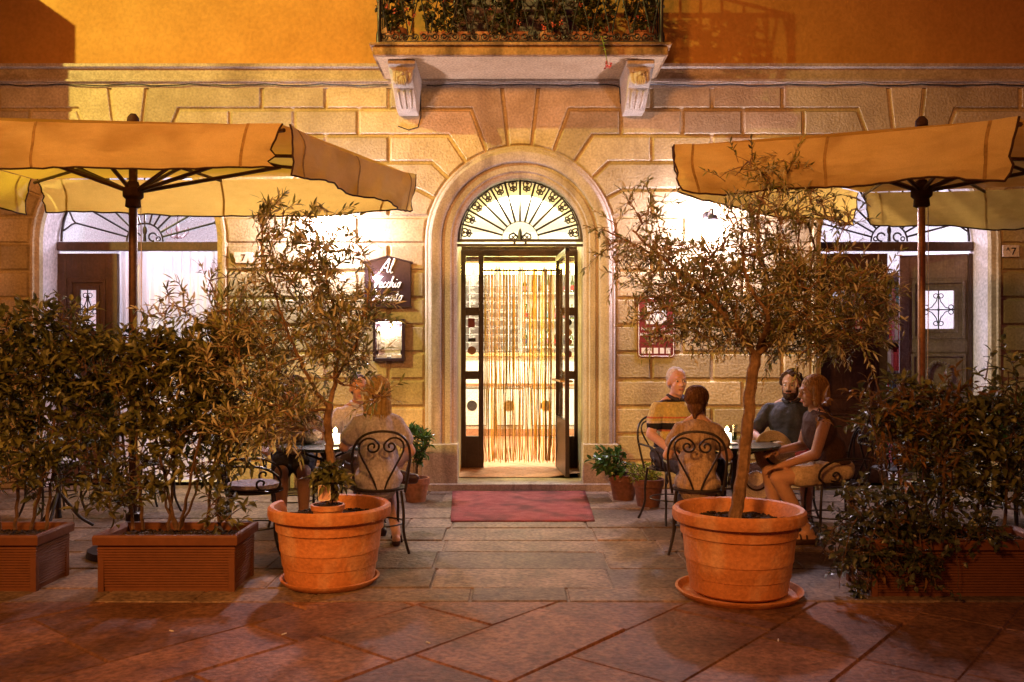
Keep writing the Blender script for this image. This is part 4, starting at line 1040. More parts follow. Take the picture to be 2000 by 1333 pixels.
def hedge(label, origin, stems, blobs, seed, leafm=HLEAF, L=.074, W=.034, per=14, nm='hedge_shrub', cat='shrub', spacing=.024, **k):
    t = thing(nm, label, cat, origin); k = {'limit': .17, 'minl': 6, 'dens': 1.12, **k}; plant(t, origin, stems[:0], stems, blobs, leafm, BARKD, L, W, per, seed, spacing=spacing, leafname='foliage', trunkname='stems', **k); return t
planter('ribbed terracotta planter box nearest the broken rimmed pot', (-2.093, -3.735, 0), .40, .185, .35, 5)
planter('ribbed terracotta planter box at the left edge of the terrace', (-3.295, -3.735, 0), .40, .185, .35, 6)
planter('ribbed planter box half hidden by trailing ivy on the right', (2.66, -3.86, 0), .52, .185, .35, 7)
Y = -3.72; px = 1 / 310
st_ = [([A(bx, 1035), A(bx + dx * .4, 930, dy), A(bx + dx, 760, dy), A(bx + dx * 1.3, 650, dy)], .012, .004) for bx, dx, dy in ((330, 20, .05), (345, -60, 0), (430, -10, .1), (280, -20, -.05), (400, 40, 0), (350, 60, -.1), (260, -30, .1))]
st_ += [([A(345, 1035), A(320, 960), A(338, 880), A(310, 800)], .009, .003), ([A(350, 1035), A(385, 950, -.05), A(380, 880), A(420, 830)], .009, .003)]
hedge('tall dark leafy shrub growing in the middle planter', A(340, 1035), st_, [E(330, 760, 110, 120, 0, .24, 190), E(265, 720, 75, 90, 0, .24, 110), E(410, 860, 80, 100, 0, .24, 100), E(300, 665, 60, 30, 0, .2, 16), E(395, 680, 50, 45, 0, .2, 20), E(400, 730, 70, 70, 0, .22, 60), E(290, 880, 90, 90, 0, .22, 70), E(440, 1000, 35, 50, -.05, .15, 18), E(240, 960, 45, 40, -.05, .15, 18)], 31, droop=.2)
st_ = [([A(bx, 1035), A(bx + dx * .4, 930, dy), A(bx + dx, 760, dy), A(bx + dx * 1.3, 650, dy)], .012, .004) for bx, dx, dy in ((30, 20, .05), (-60, -20, 0), (90, 30, .1), (-120, -20, -.05), (60, 60, 0), (0, -30, -.1))]
hedge('bushy bronze green shrub in the planter at the left edge', A(20, 1035), st_, [E(60, 740, 110, 120, 0, .25, 215), E(160, 720, 85, 90, 0, .24, 140), E(-60, 760, 100, 150, 0, .25, 150), E(90, 625, 90, 30, 0, .2, 42), E(-10, 640, 60, 25, 0, .2, 20), E(60, 900, 110, 80, 0, .24, 95), E(180, 850, 60, 80, 0, .2, 60), E(200, 950, 55, 40, .1, .15, 24)], 32, droop=.2)
Y = -3.86; px = 1 / 318
st_ = [([A(bx, 1045), A(bx + dx * .4, 940, dy), A(bx + dx, 820, dy), A(bx + dx * 1.4, 740, dy)], .011, .004) for bx, dx, dy in ((1740, -20, .0), (1800, 30, .05), (1860, -30, 0), (1900, 50, .05), (1960, 20, -.05), (2020, 20, 0), (1780, -50, -.05), (1840, 10, -.1))]
hedge('dark shrub with rusty shoots in the planter on the right', A(1850, 1045), st_, [E(1830, 850, 120, 100, 0, .24, 130), E(1750, 810, 75, 75, 0, .22, 60), E(1940, 850, 90, 100, 0, .24, 120), E(1880, 960, 120, 60, 0, .24, 90), E(1960, 740, 40, 60, 0, .15, 14), E(2030, 900, 60, 120, 0, .2, 70)], 33, droop=.25, leafm=HLEAF)
st_ = [([A(1730, 1000, -.05), A(1720, 900, -.08), A(1700, 800, -.1), A(1715, 765, -.12)], .007, .003), ([A(1860, 1000, -.05), A(1850, 880, -.1), A(1790, 800, -.12)], .007, .003), ([A(1800, 1000, -.05), A(1810, 860, -.1), A(1830, 760, -.12)], .007, .003), ([A(1690, 830, -.1), A(1640, 820, -.1), A(1600, 800, -.1)], .005, .002)]
hedge('rust coloured leafy shoots standing up from the right planter', A(1800, 1000), st_, [E(1720, 790, 45, 35, -.12, .12, 20), E(1800, 810, 50, 40, -.12, .12, 24), E(1830, 880, 60, 60, -.15, .1, 20), E(1760, 900, 50, 60, -.15, .1, 16), E(1600, 805, 25, 15, -.1, .06, 4), E(1860, 760, 30, 30, -.1, .1, 10), E(1730, 1080, 20, 60, -.2, .06, 12), E(1800, 1110, 30, 50, -.2, .06, 12)], 34, leafm=RLEAF, L=.075, W=.026, droop=.35, dens=.8, minl=6)
st_ = [([A(bx, 1040, -.05), A(bx + dx * .5, 1010, -.2), A(bx + dx, 1080, -.26), A(bx + dx * 1.2, 1150, -.26)], .004, .002) for bx, dx in ((1730, -30), (1760, -10), (1700, -50), (1820, 0), (1860, 10), (1780, 20))] + [([A(1720, 1040, 0), A(1650, 1010, .0), A(1600, 1090, .0)], .004, .002)]
hedge('ivy trailing over the front of the right planter', A(1750, 1040), st_, [E(1720, 1000, 95, 60, -.12, .14, 80), E(1655, 1060, 60, 60, -.05, .15, 40), E(1690, 1110, 40, 60, -.2, .08, 26), E(1790, 1030, 90, 35, -.2, .1, 60), E(1750, 1090, 60, 60, -.26, .04, 26), E(1880, 1040, 70, 22, -.22, .06, 34), E(1820, 1120, 35, 40, -.27, .03, 9)], 35, leafm=ILEAF, L=.046, W=.038, dens=1.3, minl=6, nm='ivy', cat='ivy', hang=1, up=.0, droop=.2)
Y = -3.0; px = 1 / 274
hedge('bright green leafed plant standing behind the right planter', at(1985, 960, -3.0), [([at(1985, 960, -3.0), at(1970, 860, -3.0), at(1950, 800, -3)], .008, .003), ([at(1985, 960, -3.0), at(1990, 850, -3.0), at(1995, 760, -3)], .008, .003)], [E(1975, 830, 45, 55, 0, .2, 40), E(2030, 850, 50, 70, 0, .2, 36)], 36, leafm=GLEAF, L=.07, W=.045)
def clay_pot(nm, label, loc, r0, h, mt, soil_z=None):
    t = thing(nm, label, 'plant pot', loc)
    m = MB(); m.lathe([(0, .002), (r0 * .66, .002), (r0 * .68, .01), (r0 * .9, h * .72), (r0 * .97, h * .73), (r0, h * .98), (r0 * .97, h), (r0 * .86, h), (r0 * .84, h * .8)], 32); m.build('pot', mt, t)
    soil(r0 * .85, h * .86, 3).build('soil', SOIL, t, smooth=False); return t
def bush(label, c, base, rad, n, leafm, L, W, seed, cat='plant', nm='potted_plant', per=7, **k):
    t = thing(nm, label, cat, base); b = V(base)
    r = random.Random(seed)
    st_ = [([b, b.lerp(V(c), .5) + jit(r, .03), V(c) + jit(r, rad[0] * .6)], .005, .003) for _ in range(6)]
    plant(t, b, [], st_, [(V(c), rad, n)], leafm, BARKD, L, W, per, seed, leafname='foliage', trunkname='stems', **k); return t
p = at(1218, 975, -.62); p.z = 0; clay_pot('clay_pot', 'dark clay pot right of the doorstep with glossy leaves', p, .15, .26, TERRA4)
bush('glossy green camellia in the dark pot right of the doorstep', at(1197, 902, -.66), p + V((0, 0, .23)), (.24, .2, .13), 30, GLEAF, .085, .05, 41, spacing=.03)
p = at(1266, 985, -1.0); p.z = 0; clay_pot('clay_pot', 'dark clay pot beside the chair holding feathery lime green herbs', p, .15, .27, TERRA4)
bush('feathery lime green herb bush beside the striped shirt man', at(1255, 925, -1.0), p + V((0, 0, .24)), (.19, .17, .11), 130, LLEAF, .028, .012, 42, per=12, spacing=.012, up=.8)
p = at(812, 975, -.72); p.z = 0; clay_pot('clay_pot', 'old clay pot left of the doorstep beside the seated woman', p, .14, .24, TERRA3)
bush('upright green lemon plant left of the doorstep', at(815, 868, -.74), p + V((0, 0, .2)), (.18, .15, .20), 30, GLEAF, .075, .036, 43, spacing=.03)
p = at(606, 850, -.22); zs = p.z
t = thing('plant_stand', 'low wooden stand by the wall under a small leafy pot', 'stand', (p.x, p.y, 0))
m = MB(); m.box(-.3, .3, -.16, .16, zs - .035, zs); m.build('top', STRAW, t, bevel=.005)
for sx in (-1, 1):
    for sy in (-1, 1): m = MB(); m.box(sx * .26 - .02, sx * .26 + .02, sy * .12 - .02, sy * .12 + .02, 0, zs - .035); m.build('leg', WOOD, t, bevel=.003)
clay_pot('clay_pot', 'small clay pot on the wooden stand by the left wall', p, .09, .13, TERRA3)
bush('small round leafy plant in the pot on the wooden stand', p + V((0, 0, .19)), p + V((0, 0, .12)), (.12, .12, .08), 30, LLEAF, .035, .025, 44, up=.5)
p = PL + V((.02, -.16, .412)); clay_pot('clay_pot', 'small clay pot set on the soil inside the broken rimmed pot', p, .105, .115, TERRA)
bush('small bushy seedling in the little pot with a paper tag', p + V((.01, 0, .25)), p + V((0, 0, .1)), (.13, .11, .12), 36, HLEAF, .075, .034, 45, spacing=.03, droop=.4)
t = thing('plant_tag', 'pink and white paper tag hanging on the seedling', 'tag', p + V((-.0, -.10, .20)), .2)
m = MB(); m.box(-.032, .032, -.002, .002, -.042, .042); m.build('card', SKIN2, t, bevel=.001)
m = MB(); m.tube([(x, -.003, z) for x, z in rrect(.034, .045, .01)], .003, 4, closed=True); m.build('border', INK, t)
# balcony flowers
def geranium(kind, label, x, wd, seed, h=.16, up=1.0):
    y = bY + .26; z = bz1 + .001
    if kind == 'round':
        t = clay_pot('balcony_pot', label + ', a round clay pot', (x, y, z), wd, h, TERRA3)
    else:
        t = thing('balcony_trough', label + ', a long clay trough', 'planter', (x, y, z)); m = MB()
        m.rectlathe([(-.015, 0), (0, h - .035), (.01, h - .034), (.01, h), (-.01, h), (-.012, h - .04)], wd, .085, cap0=True); m.build('trough', TERRA3, t, smooth=False, bevel=.004)
        soil(0, h - .03, seed, wd - .012, .07).build('soil', SOIL, t, smooth=False)
    r = random.Random(seed); b = V((x, y, z + h + .02))
    g = thing('geranium', 'bushy geranium spilling over, ' + label, 'flowers', b)
    st_ = [([b + V((r.uniform(-wd, wd) * .8, 0, 0)), b + V((r.uniform(-wd, wd), r.uniform(-.1, .05), .18)), b + V((r.uniform(-wd, wd) * 1.2, r.uniform(-.15, .08), .42))], .005, .002) for _ in range(8)]
    plant(g, b, [], st_, [(b + V((0, -.03, .22)), (wd * 1.25 + .04, .16, .22), int(30 + 150 * wd)), (b + V((0, -.02, .50)), (wd * 1.1 + .03, .14, .2), int(24 + 110 * wd)), (b + V((0, -.16, .03)), (wd * 1.0, .05, .12), 14)], BLEAF, BARKD, .038, .036, 8, seed, spacing=.022, leafname='foliage', trunkname='stems', droop=.1)
    f = MB()
    for _ in range(int(5 + 14 * wd)):
        c = b + V((r.uniform(-wd, wd) * 1.2, r.uniform(-.25, -.1), r.uniform(-.02, .5)))
        for _ in range(9): f.leaf(c + jit(r, .018), jit(r, 1), jit(r, 1), .02, .017, r.random())
    f.build('blossom', PETAL, g, b, smooth=False)
geranium('round', 'at the left corner of the balcony', -1.16, .13, 51, .20)
geranium('trough', 'second from the left on the balcony', -.66, .24, 52)
geranium('trough', 'near the middle of the balcony', -.10, .25, 53)
geranium('round', 'right of the middle on the balcony', .38, .11, 54, .17)
geranium('trough', 'second from the right on the balcony', .80, .20, 55)
geranium('round', 'at the right corner of the balcony', 1.28, .15, 56, .20)
t = thing('hanging_geranium', 'long geranium stem hanging over the balcony edge with one blossom', 'flowers', (.86, bY - .03, bz1))
m = MB(); m.tube([(0, .1, .08), (.0, -.02, .03), (.03, -.03, -.1), (.05, -.03, -.2), (.055, -.03, -.235)], .004, 5); m.build('stem', LLEAF, t)
m = MB(); r = random.Random(4)
for _ in range(26): m.leaf(V((.06, -.03, -.25)) + jit(r, .025), jit(r, 1), jit(r, 1), .026, .02, r.random())
m.build('blossom', PETAL, t, smooth=False)
m = MB(); 
for k in range(5): m.leaf(V((.01, -.03, .02 - k * .03)), V((r.choice((-1, 1)), -.4, .1)), V((0, -.3, 1)), .04, .035, .7)
m.build('leaves', LLEAF, t, smooth=False)
# red carpet at the door
m = MB(); c = [at(880, 1022, -1.78), at(1162, 1018, -1.78), at(1143, 962, -.16), at(884, 962, -.16)]; n = 24
r = random.Random(2)
for j in range(n + 1):
    for i in range(n + 1):
        u, v = i / n, j / n; p = (c[0].lerp(c[1], u)).lerp(c[3].lerp(c[2], u), v); m.add([(p.x + r.uniform(-.003, .003), p.y, .013 + .004 * noise.noise(V((p.x * 3, p.y * 3, 0))))])
for j in range(n):
    for i in range(n): a = j * (n + 1) + i; m.face([a, a + 1, a + n + 2, a + n + 1])
o = m.build('door_carpet', CARPET); s = o.modifiers.new('thick', 'SOLIDIFY'); s.thickness = .008; s.offset = 1
tag(o, 'worn red carpet laid before the doorstep', 'carpet')
for (px_, py_), lab in zip(((555, 1243), (836, 1260), (1520, 1255), (335, 1237)), ('below the broken rimmed pot', 'left of centre on the street stones', 'below the right olive pot', 'in front of the middle planter')):
    s = (py_ - 690) / 1.45; d = F / s; m = MB(); m.tube([(-.014, 0, 0), (.014, 0, 0)], .0035, 8)
    o = m.build('cigarette_butt', PAPER); o.location = ((px_ - 1000) / s, CAMY + d, .012); o.rotation_euler = (0, 0, rnd.uniform(0, 3))
    tag(o, 'white cigarette butt on the paving ' + lab, 'cigarette butt', 'litter on the paving')

# ------------------------------------------------------------------ chairs and tables
def scroll(c, r0, turns, a0, sgn, n=18, shrink=.82):
    return [(c[0] + sgn * r0 * (1 - shrink * k / n) * math.cos(a0 + turns * 2 * PI * k / n), c[1] + r0 * (1 - shrink * k / n) * math.sin(a0 + turns * 2 * PI * k / n)) for k in range(n + 1)]
def make_chair(label, arms=True):
    t = thing('iron_chair', label, 'chair', group='black iron bistro chairs')
    m = MB(); m.lathe([(0, .445), (.19, .445), (.205, .45), (.205, .462), (.19, .468), (0, .466)], 28, (0, .0, 0)); m.build('seat', IRON, t)
    bp = lambda x, z: V((x, -.175 - (z - .45) * .22, z))
    pts = [bp(-.175, .44), bp(-.195, .58), bp(-.205, .70), bp(-.185, .80), bp(-.13, .862), bp(-.05, .888), bp(.05, .888), bp(.13, .862), bp(.185, .80), bp(.205, .70), bp(.195, .58), bp(.175, .44)]
    m = MB(); m.tube(limb(pts, 4), .0095, 8); m.build('back_hoop', IRON, t)
    for s_ in (-1, 1):
        pts = [(.022 * s_, .45), (.05 * s_, .53), (.11 * s_, .65), (.155 * s_, .745), (.15 * s_, .81), (.105 * s_, .842), (.055 * s_, .835), (.018 * s_, .795)]
        pts += scroll((.064 * s_, .782), .047, 1.15, PI * 1.0, s_)[1:]
        m = MB(); m.tube([bp(x, z) for x, z in (lambda q: [(v.x, v.z) for v in q])(limb([(x, 0, z) for x, z in pts], 2))], .0075, 6); m.build('back_scroll', IRON, t)
        if arms:
            pts = [bp(.2 * s_, .655), V((.235 * s_, -.08, .655)), V((.245 * s_, .06, .645)), V((.245 * s_, .16, .59)), V((.235 * s_, .185, .52)), V((.22 * s_, .14, .47))]
            q = limb(pts, 5); q += [V((.235 * s_, .085 + y, .545 + z)) for y, z in scroll((0, 0), .05, 1.1, -PI * .6, 1)]
            m = MB(); m.tube(limb(pts, 5), .009, 6); m.tube([V((.225 * s_, y, z)) for y, z in [(.10, .468), (.03, .485)] + scroll((.06, .53), .048, 1.0, -PI * .7, -1)], .008, 6); m.build('armrest', IRON, t)
        for f_ in (1, -1):
            y = .13 if f_ > 0 else -.16
            pts = [(.15 * s_, y, .45), (.165 * s_, y + f_ * .015, .30), (.165 * s_, y + f_ * .02, .16), (.185 * s_, y + f_ * .045, .06), (.20 * s_, y + f_ * .07, .004)]
            m = MB(); m.tube(limb(pts, 4), .0105, 8); m.build('leg', IRON, t)
    m = MB(); m.ring((0, 0, .20), .19, .006, 'z', 6, 28); m.build('leg_ring', IRON, t)
    return t
def face_to(f): return math.atan2(-f[0], f[1])
c0 = make_chair('iron chair with scrolled back carrying the woman in the taupe blouse')
def put(root, x, y, f): root.location = (x, y, .006); root.rotation_euler = (0, 0, face_to(f)); return root
P_TAUPE = (1.36, -2.82, (.22, .97)); P_GREY = (-.985, -2.80, (-.25, .97)); P_TANK = (2.46, -2.50, (-1, -.02))
P_POLO = (1.38, -1.72, (.40, -.92)); P_DARK = (2.42, -1.66, (-.42, -.9)); P_PALE = (-1.33, -1.72, (.38, -.92)); P_PATT = (-1.86, -1.78, (.22, -.97))
put(c0, P_TAUPE[0], P_TAUPE[1] , P_TAUPE[2])
def chair(x, y, f, label): r = dup(c0, (x, y, .006), face_to(f), label); return r
chair(*P_GREY, 'iron chair with scrolled back carrying the blonde woman')
chair(*P_TANK, 'iron chair in side view under the woman in the sleeveless brown top')
chair(*P_POLO, 'iron chair under the white haired man in the striped polo shirt')
chair(*P_DARK, 'iron chair under the bearded man in the dark shirt')
chair(*P_PALE, 'iron chair under the man in the pale striped shirt')
chair(*P_PATT, 'iron chair under the person half hidden behind the left olive')
chair(-1.86, -2.92, (1, .25), 'empty iron chair with a lavender cushion beside the broken rimmed pot')
chair(-4.05, -1.5, (.8, -.6), 'empty iron chair behind the left edge planter')
chair(-3.3, -1.35, (-.6, -.8), 'empty iron chair before the left doorway behind the shrubs')
chair(3.30, -1.75, (.3, -1), 'empty iron chair before the right doorway behind the woman in the brown top')
chair(4.10, -2.1, (-1, -.3), 'empty iron chair behind the right planter near the number A7 wall')
c = MB(); c.lathe([(0, 0), (.17, 0), (.195, .015), (.19, .04), (.12, .052), (0, .055)], 28); c.v = [(x, y, z) for x, y, z in c.v]
o = c.build('seat_cushion', CUSH); o.location = (-1.86, -2.92, .476); tag(o, 'round lavender cushion on the empty chair left of the broken rimmed pot', 'cushion')
o = link('seat_cushion', o.data, None); o.location = (-4.05, -1.5, .476); tag(o, 'round lavender cushion on the chair behind the left edge planter', 'cushion')
def make_table(label, R=.35):
    t = thing('round_table', label, 'table', group='round bistro tables')
    m = MB(); m.lathe([(0, .705), (R - .02, .705), (R, .712), (R + .004, .722), (R, .731), (R - .02, .734), (0, .734)], 48); m.build('table_top', GREENT, t)
    m = MB(); m.lathe([(.02, .70), (.028, .6), (.02, .5), (.035, .42), (.02, .34), (.022, .15), (.03, .1)], 14, cap0=True, cap1=True)
    m.tube([(-.24, 0, .70), (0, 0, .60), (.24, 0, .70)], .011, 6); m.tube([(0, -.24, .70), (0, 0, .60), (0, .24, .70)], .011, 6); m.build('pedestal', IRON, t)
    for k in range(3):
        a = k * 2 * PI / 3 + .4; e = V((math.cos(a), math.sin(a), 0))
        m = MB(); m.tube(limb([e * .01 + V((0, 0, .3)), e * .08 + V((0, 0, .2)), e * .16 + V((0, 0, .09)), e * .26 + V((0, 0, .012))], 5), .013, 7); m.build('foot', IRON, t)
    return t
tb = make_table('small round dark green table between the four diners on the right'); tb.location = (1.75, -2.35, .006)
t2 = dup(tb, (-1.45, -2.42, .006), .5, 'small round dark green table at the blonde woman behind the broken rimmed pot')
t3 = dup(tb, (-3.7, -2.1, .006), .2, 'empty round table behind the left shrubs')
t4 = dup(tb, (3.75, -1.6, .006), .9, 'empty round table before the right doorway')
def candle(loc, label):
    t = thing('candle', label, 'candle', loc)
    m = MB(); m.lathe([(0, .0), (.075, .0), (.085, .008), (.075, .012), (0, .01)], 24); m.build('saucer', INK, t)
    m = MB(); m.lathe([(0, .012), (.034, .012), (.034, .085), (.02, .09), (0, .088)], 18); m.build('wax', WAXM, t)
    m = MB(); m.lathe([(0, .09), (.012, .10), (.015, .118), (.006, .128), (0, .138)], 12); m.build('flame', FLAME, t)
z = .742
candle((at(1420, 870, -2.42).x, -2.42, z), 'burning white candle on a saucer on the right table')
candle((at(655, 880, -2.5).x, -2.5, z), 'burning candle on the left table behind the seedling')
def glassware(loc, label, h=.13):
    t = thing('drinking_glass', label, 'glass', loc)
    m = MB(); m.lathe([(0, .003), (.028, .003), (.033, h), (.031, h), (.026, .01), (0, .01)], 18); m.build('tumbler', gmat('tumbler_glass', (.95, .95, .9), .2), t)
    m = MB(); m.lathe([(0, .011), (.026, .011), (.029, h * .55), (0, h * .55)], 18); m.build('drink', BOTT[0], t)
glassware((1.78, -2.20, z), 'tumbler with a pale green drink on the right table')
glassware((-1.30, -2.30, z), 'tumbler near the candle on the left table')
# bag and scarf on the left table
m = MB(); m.ell((0, 0, .05), (.10, .07, .055), 16, 10); m.ell((.05, .02, .06), (.06, .05, .05), 12, 8); m.ell((-.07, 0, .035), (.05, .05, .035), 12, 8)
o = link('small_bag', remesh(m, .01, 2), C_PATT); o.location = (-1.60, -2.38, z); tag(o, 'soft dotted bag lying on the left table', 'bag')

# ------------------------------------------------------------------ people
def hand(b, wrist, d, up, curl=.5, sgn=1):
    d = d.normalized(); side = d.cross(up).normalized(); up = side.cross(d).normalized()
    b.cap(wrist, wrist + d * .03, .026, .026, 10)
    M_ = Matrix((side, d, up)).transposed()
    b.ell(wrist + d * .055, (.040, .048, .017), 12, 8, M_)
    for k, (o_, l) in enumerate(((-.030, .060), (-.010, .072), (.010, .067), (.030, .052))):
        p = wrist + d * .092 + side * o_; p1 = p + d * l * .5 - up * curl * l * .25; p2 = p1 + d * l * .38 - up * curl * l * .6; 
        b.cap(p, p1, .0092, .0085, 7); b.cap(p1, p2, .0085, .007, 7)
    p = wrist + d * .035 + side * sgn * -.034; p1 = p + d * .035 + side * sgn * -.022 - up * .01; p2 = p1 + d * .03 - up * .012
    b.cap(p, p1, .012, .010, 7); b.cap(p1, p2, .010, .008, 7)
def person(label, pos, sc, skin, hair, hairstyle, shirt, sleeve, pants, pantleg, shoe, arms, legs, lean=.06, yaw=0, pitch=0, w=1.0, belly=0, shoulder_y=None, seat=.50, loose=0, collar=None, beard=None, face_hair=None):
    """local frame: +y is where the person faces, +x to their right; arms: {1:(elbow, wrist), -1:...}; legs: {1:(knee, ankle, toe)}"""
    x, y, f = pos; t = thing('person', label, 'person', (x, y, .006), face_to(f)); t.scale = (sc, sc, sc)
    b = MB(); top = MB(); low = MB()
    pel = V((0, -.02, seat + .06)); bel = V((0, -.02 + lean * .35 + belly * .4, seat + .19)); ch = V((0, lean * .8, seat + .36)); sh = V((0, lean, seat + .475)); nk = V((0, lean + .012, seat + .545)); H = V((0, lean + .035, seat + .665))
    def torso(m, g, zt=1):
        m.ell(pel, (.165 * w + g, .125 * w + g, .115 + g), 16, 12); m.ell(bel, (.145 * w + g + loose, .115 * w + belly + g + loose, .16 + g), 16, 12); m.ell(ch, (.158 * w + g, .115 * w + g + belly * .35, .165 + g), 16, 12)
        [m.cap(sh + V((0, -.004, .004)), sh + V((k_ * .142 * w, -.006, -.03)), .056 + g, .046 + g, 14) for k_ in (-1, 1)]; m.ell(sh + V((0, -.01, -.05)), (.125 * w + g, .080 + g, .085 + g), 14, 10)
    torso(b, 0); torso(top, .013)
    if loose: top.ell(pel + V((0, -.01, -.02)), (.205 * w, .175 * w, .10), 18, 12); top.cap(pel + V((0, -.005, .06)), pel + V((0, -.012, -.03)), .155 * w, .185 * w, 18)
    b.cap(sh + V((0, .0, .02)), nk + V((0, .012, .04)), .056, .050, 12); b.cap(sh + V((-.10 * w, -.01, .02)), nk + V((0, 0, .0)), .03, .045, 10); b.cap(sh + V((.10 * w, -.01, .02)), nk, .03, .045, 10)
    Rm = Matrix.Rotation(yaw, 3, 'Z') @ Matrix.Rotation(-pitch, 3, 'X')
    L = lambda *p: H + Rm @ V(p)
    b.ell(L(0, -.012, .028), (.074, .093, .085), 20, 14, Rm); b.ell(L(0, .026, -.04), (.057, .062, .074), 18, 12, Rm); b.ell(L(0, .062, -.096), (.027, .022, .018), 12, 8, Rm)
    b.cap(L(0, .086, .012), L(0, .104, -.026), .009, .014, 9); b.ell(L(0, .078, .030), (.05, .016, .011), 12, 8, Rm); b.cap(L(0, -.01, -.06), nk, .05, .05, 10)
    for s_ in (-1, 1):
        b.ell(L(s_ * .075, -.004, -.01), (.010, .019, .031), 10, 8, Rm); b.ell(L(s_ * .033, .062, -.028), (.022, .02, .025), 10, 8, Rm); b.ell(L(s_ * .014, .092, -.03), (.009, .01, .007), 8, 6, Rm)
    for s_, (el, wr) in arms.items():
        S0 = sh + V((s_ * .155 * w, -.006, -.034)); el = V(el); wr = V(wr)
        b.cap(S0, el, .049 * (.6 + .4 * w), .040, 12); b.cap(el, wr, .042, .028, 12)
        d = (wr - el).normalized(); up_ = V((0, 0, 1)) if abs(d.z) < .85 else V((0, 1, .2)); hand(b, wr, d, up_, .55, s_)
        if sleeve:
            e = S0.lerp(el, min(1, sleeve * 1.6)); g = .017; top.cap(S0, e, .048 * (.6 + .4 * w) + g * .8, .047 + g + loose * .6, 12)
            if sleeve >= 1: top.cap(el, el.lerp(wr, .8), .046 + g * .8, .034 + g * .6, 12)
        else: top.ell(S0 + V((-s_ * .04, 0, .0)), (.05, .062, .062), 12, 8)
    for s_, (kn, an, toe) in legs.items():
        hp = V((s_ * .085 * w, .02, seat + .045)); kn, an, toe = V(kn), V(an), V(toe)
        b.cap(hp, kn, .086 * w, .058, 14); calf = kn.lerp(an, .32); b.cap(kn, calf, .056, .056, 12); b.cap(calf, an, .056, .036, 12)
        fd = (toe - an); fd.z = 0; heel = an + V((0, 0, -.035)) - fd.normalized() * .035 if fd.length else an
        b.cap(heel, toe, .034, .026, 10); b.cap(an, an.lerp(toe, .45), .036, .03, 10)
        g = .016; low.cap(hp, kn if pantleg >= 1 else hp.lerp(kn, pantleg), .09 * w + g, (.06 if pantleg >= 1 else .068) + g, 14)
        if pantleg > 1: e = kn.lerp(an, pantleg - 1); low.cap(kn, e, .06 + g, .048 + g, 12)
        sm = MB(); sh_ = toe.lerp(heel, -.08)
        if shoe == 'sandal':
            dn = (toe - heel).cross(V((1, 0, 0))); dz = V((0, 0, -.024)); sm.cap(heel + dz, sh_ + dz * .8, .034, .036, 10); sm.v = [(p[0], p[1], p[2]) for p in sm.v]
            mid = heel.lerp(toe, .62); ax = (toe - heel).normalized(); wv_ = V((0, 0, 1)).cross(ax).normalized()
            for q in (0, .25): pp = mid - (toe - heel) * q; sm.tube([pp + wv_ * .038 * math.cos(a) + V((0, 0, 1)) * .036 * math.sin(a) for a in [PI * i / 8 for i in range(9)]], .007, 6)
            me = sm.mesh('sandal'); me.transform(Matrix.Identity(4)); link('sandal', me, SHOE, t)
        else:
            sm.cap(heel + V((0, 0, .004)), toe + V((0, 0, .006)), .044, .037, 12); sm.cap(an + V((0, 0, -.01)), an.lerp(toe, .5), .046, .036, 12); sm.cap(heel - V((0, 0, .026)), toe - V((0, 0, .016)), .03, .03, 10)
            link('shoe', remesh(sm, .008, 3), SHOE, t)
    low.ell(pel, (.172 * w + .012, .135 * w + .012, .11), 16, 12)
    body = link('body', remesh(b, .0075, 3), skin, t)
    zcut = pel.z - .02
    link('shirt', remesh(top, .009, 3, .014 if loose else .022), shirt, t)
    link('trousers', remesh(low, .010, 3, .022), pants, t)
    if collar:
        m = MB(); c_ = nk + V((0, .0, -.012)); m.tube([c_ + V((.066 * math.sin(a), .062 * math.cos(a) + .004, .016 - .03 * max(0, math.cos(a)))) for a in [.12 + (2 * PI - .24) * k / 20 for k in range(21)]], .016, 8); link('collar', remesh(m, .007, 2), collar, t)
    for s_ in (-1, 1):
        m = MB(); m.ell(L(s_ * .030, .076, .006), (.0125, .010, .0075), 12, 8, Rm); ey = m.build('eye', EYEW, t)
        m = MB(); m.ell(L(s_ * .030, .084, .006), (.0065, .004, .0062), 10, 6, Rm); m.build('iris', EYED, ey)
    m = MB(); m.ell(L(0, .086, -.062), (.024, .008, .0075), 12, 8, Rm); m.build('lips', LIP, t)
    h = MB()
    if hairstyle == 'short': h.ell(L(0, -.030, .040), (.081, .092, .086), 20, 14, Rm); h.ell(L(0, -.055, -.012), (.072, .055, .060), 16, 10, Rm)
    if hairstyle == 'bun':
        h.ell(L(0, -.030, .036), (.084, .094, .092), 20, 14, Rm); h.ell(L(0, -.065, -.03), (.068, .05, .075), 16, 10, Rm); h.cap(L(0, -.085, -.05), L(.0, -.095, -.12), .035, .014, 10); h.cap(L(.055, -.02, -.02), L(.068, -.02, -.12), .018, .006, 8)
    if hairstyle == 'bob':
        h.ell(L(0, -.026, .040), (.090, .100, .094), 20, 14, Rm); h.ell(L(0, -.048, -.045), (.090, .068, .085), 18, 12, Rm)
        for s_ in (-1, 1): h.cap(L(s_ * .072, .0, .03), L(s_ * .076, .005, -.085), .03, .026, 10)
    if hairstyle == 'long':
        h.ell(L(0, -.026, .040), (.090, .100, .094), 20, 14, Rm); h.ell(L(0, -.05, -.06), (.096, .065, .115), 18, 12, Rm); h.ell(L(0, -.065, -.145), (.100, .05, .05), 16, 10, Rm)
        for s_ in (-1, 1): h.cap(L(s_ * .076, -.005, .02), L(s_ * .086, -.02, -.14), .032, .026, 10)
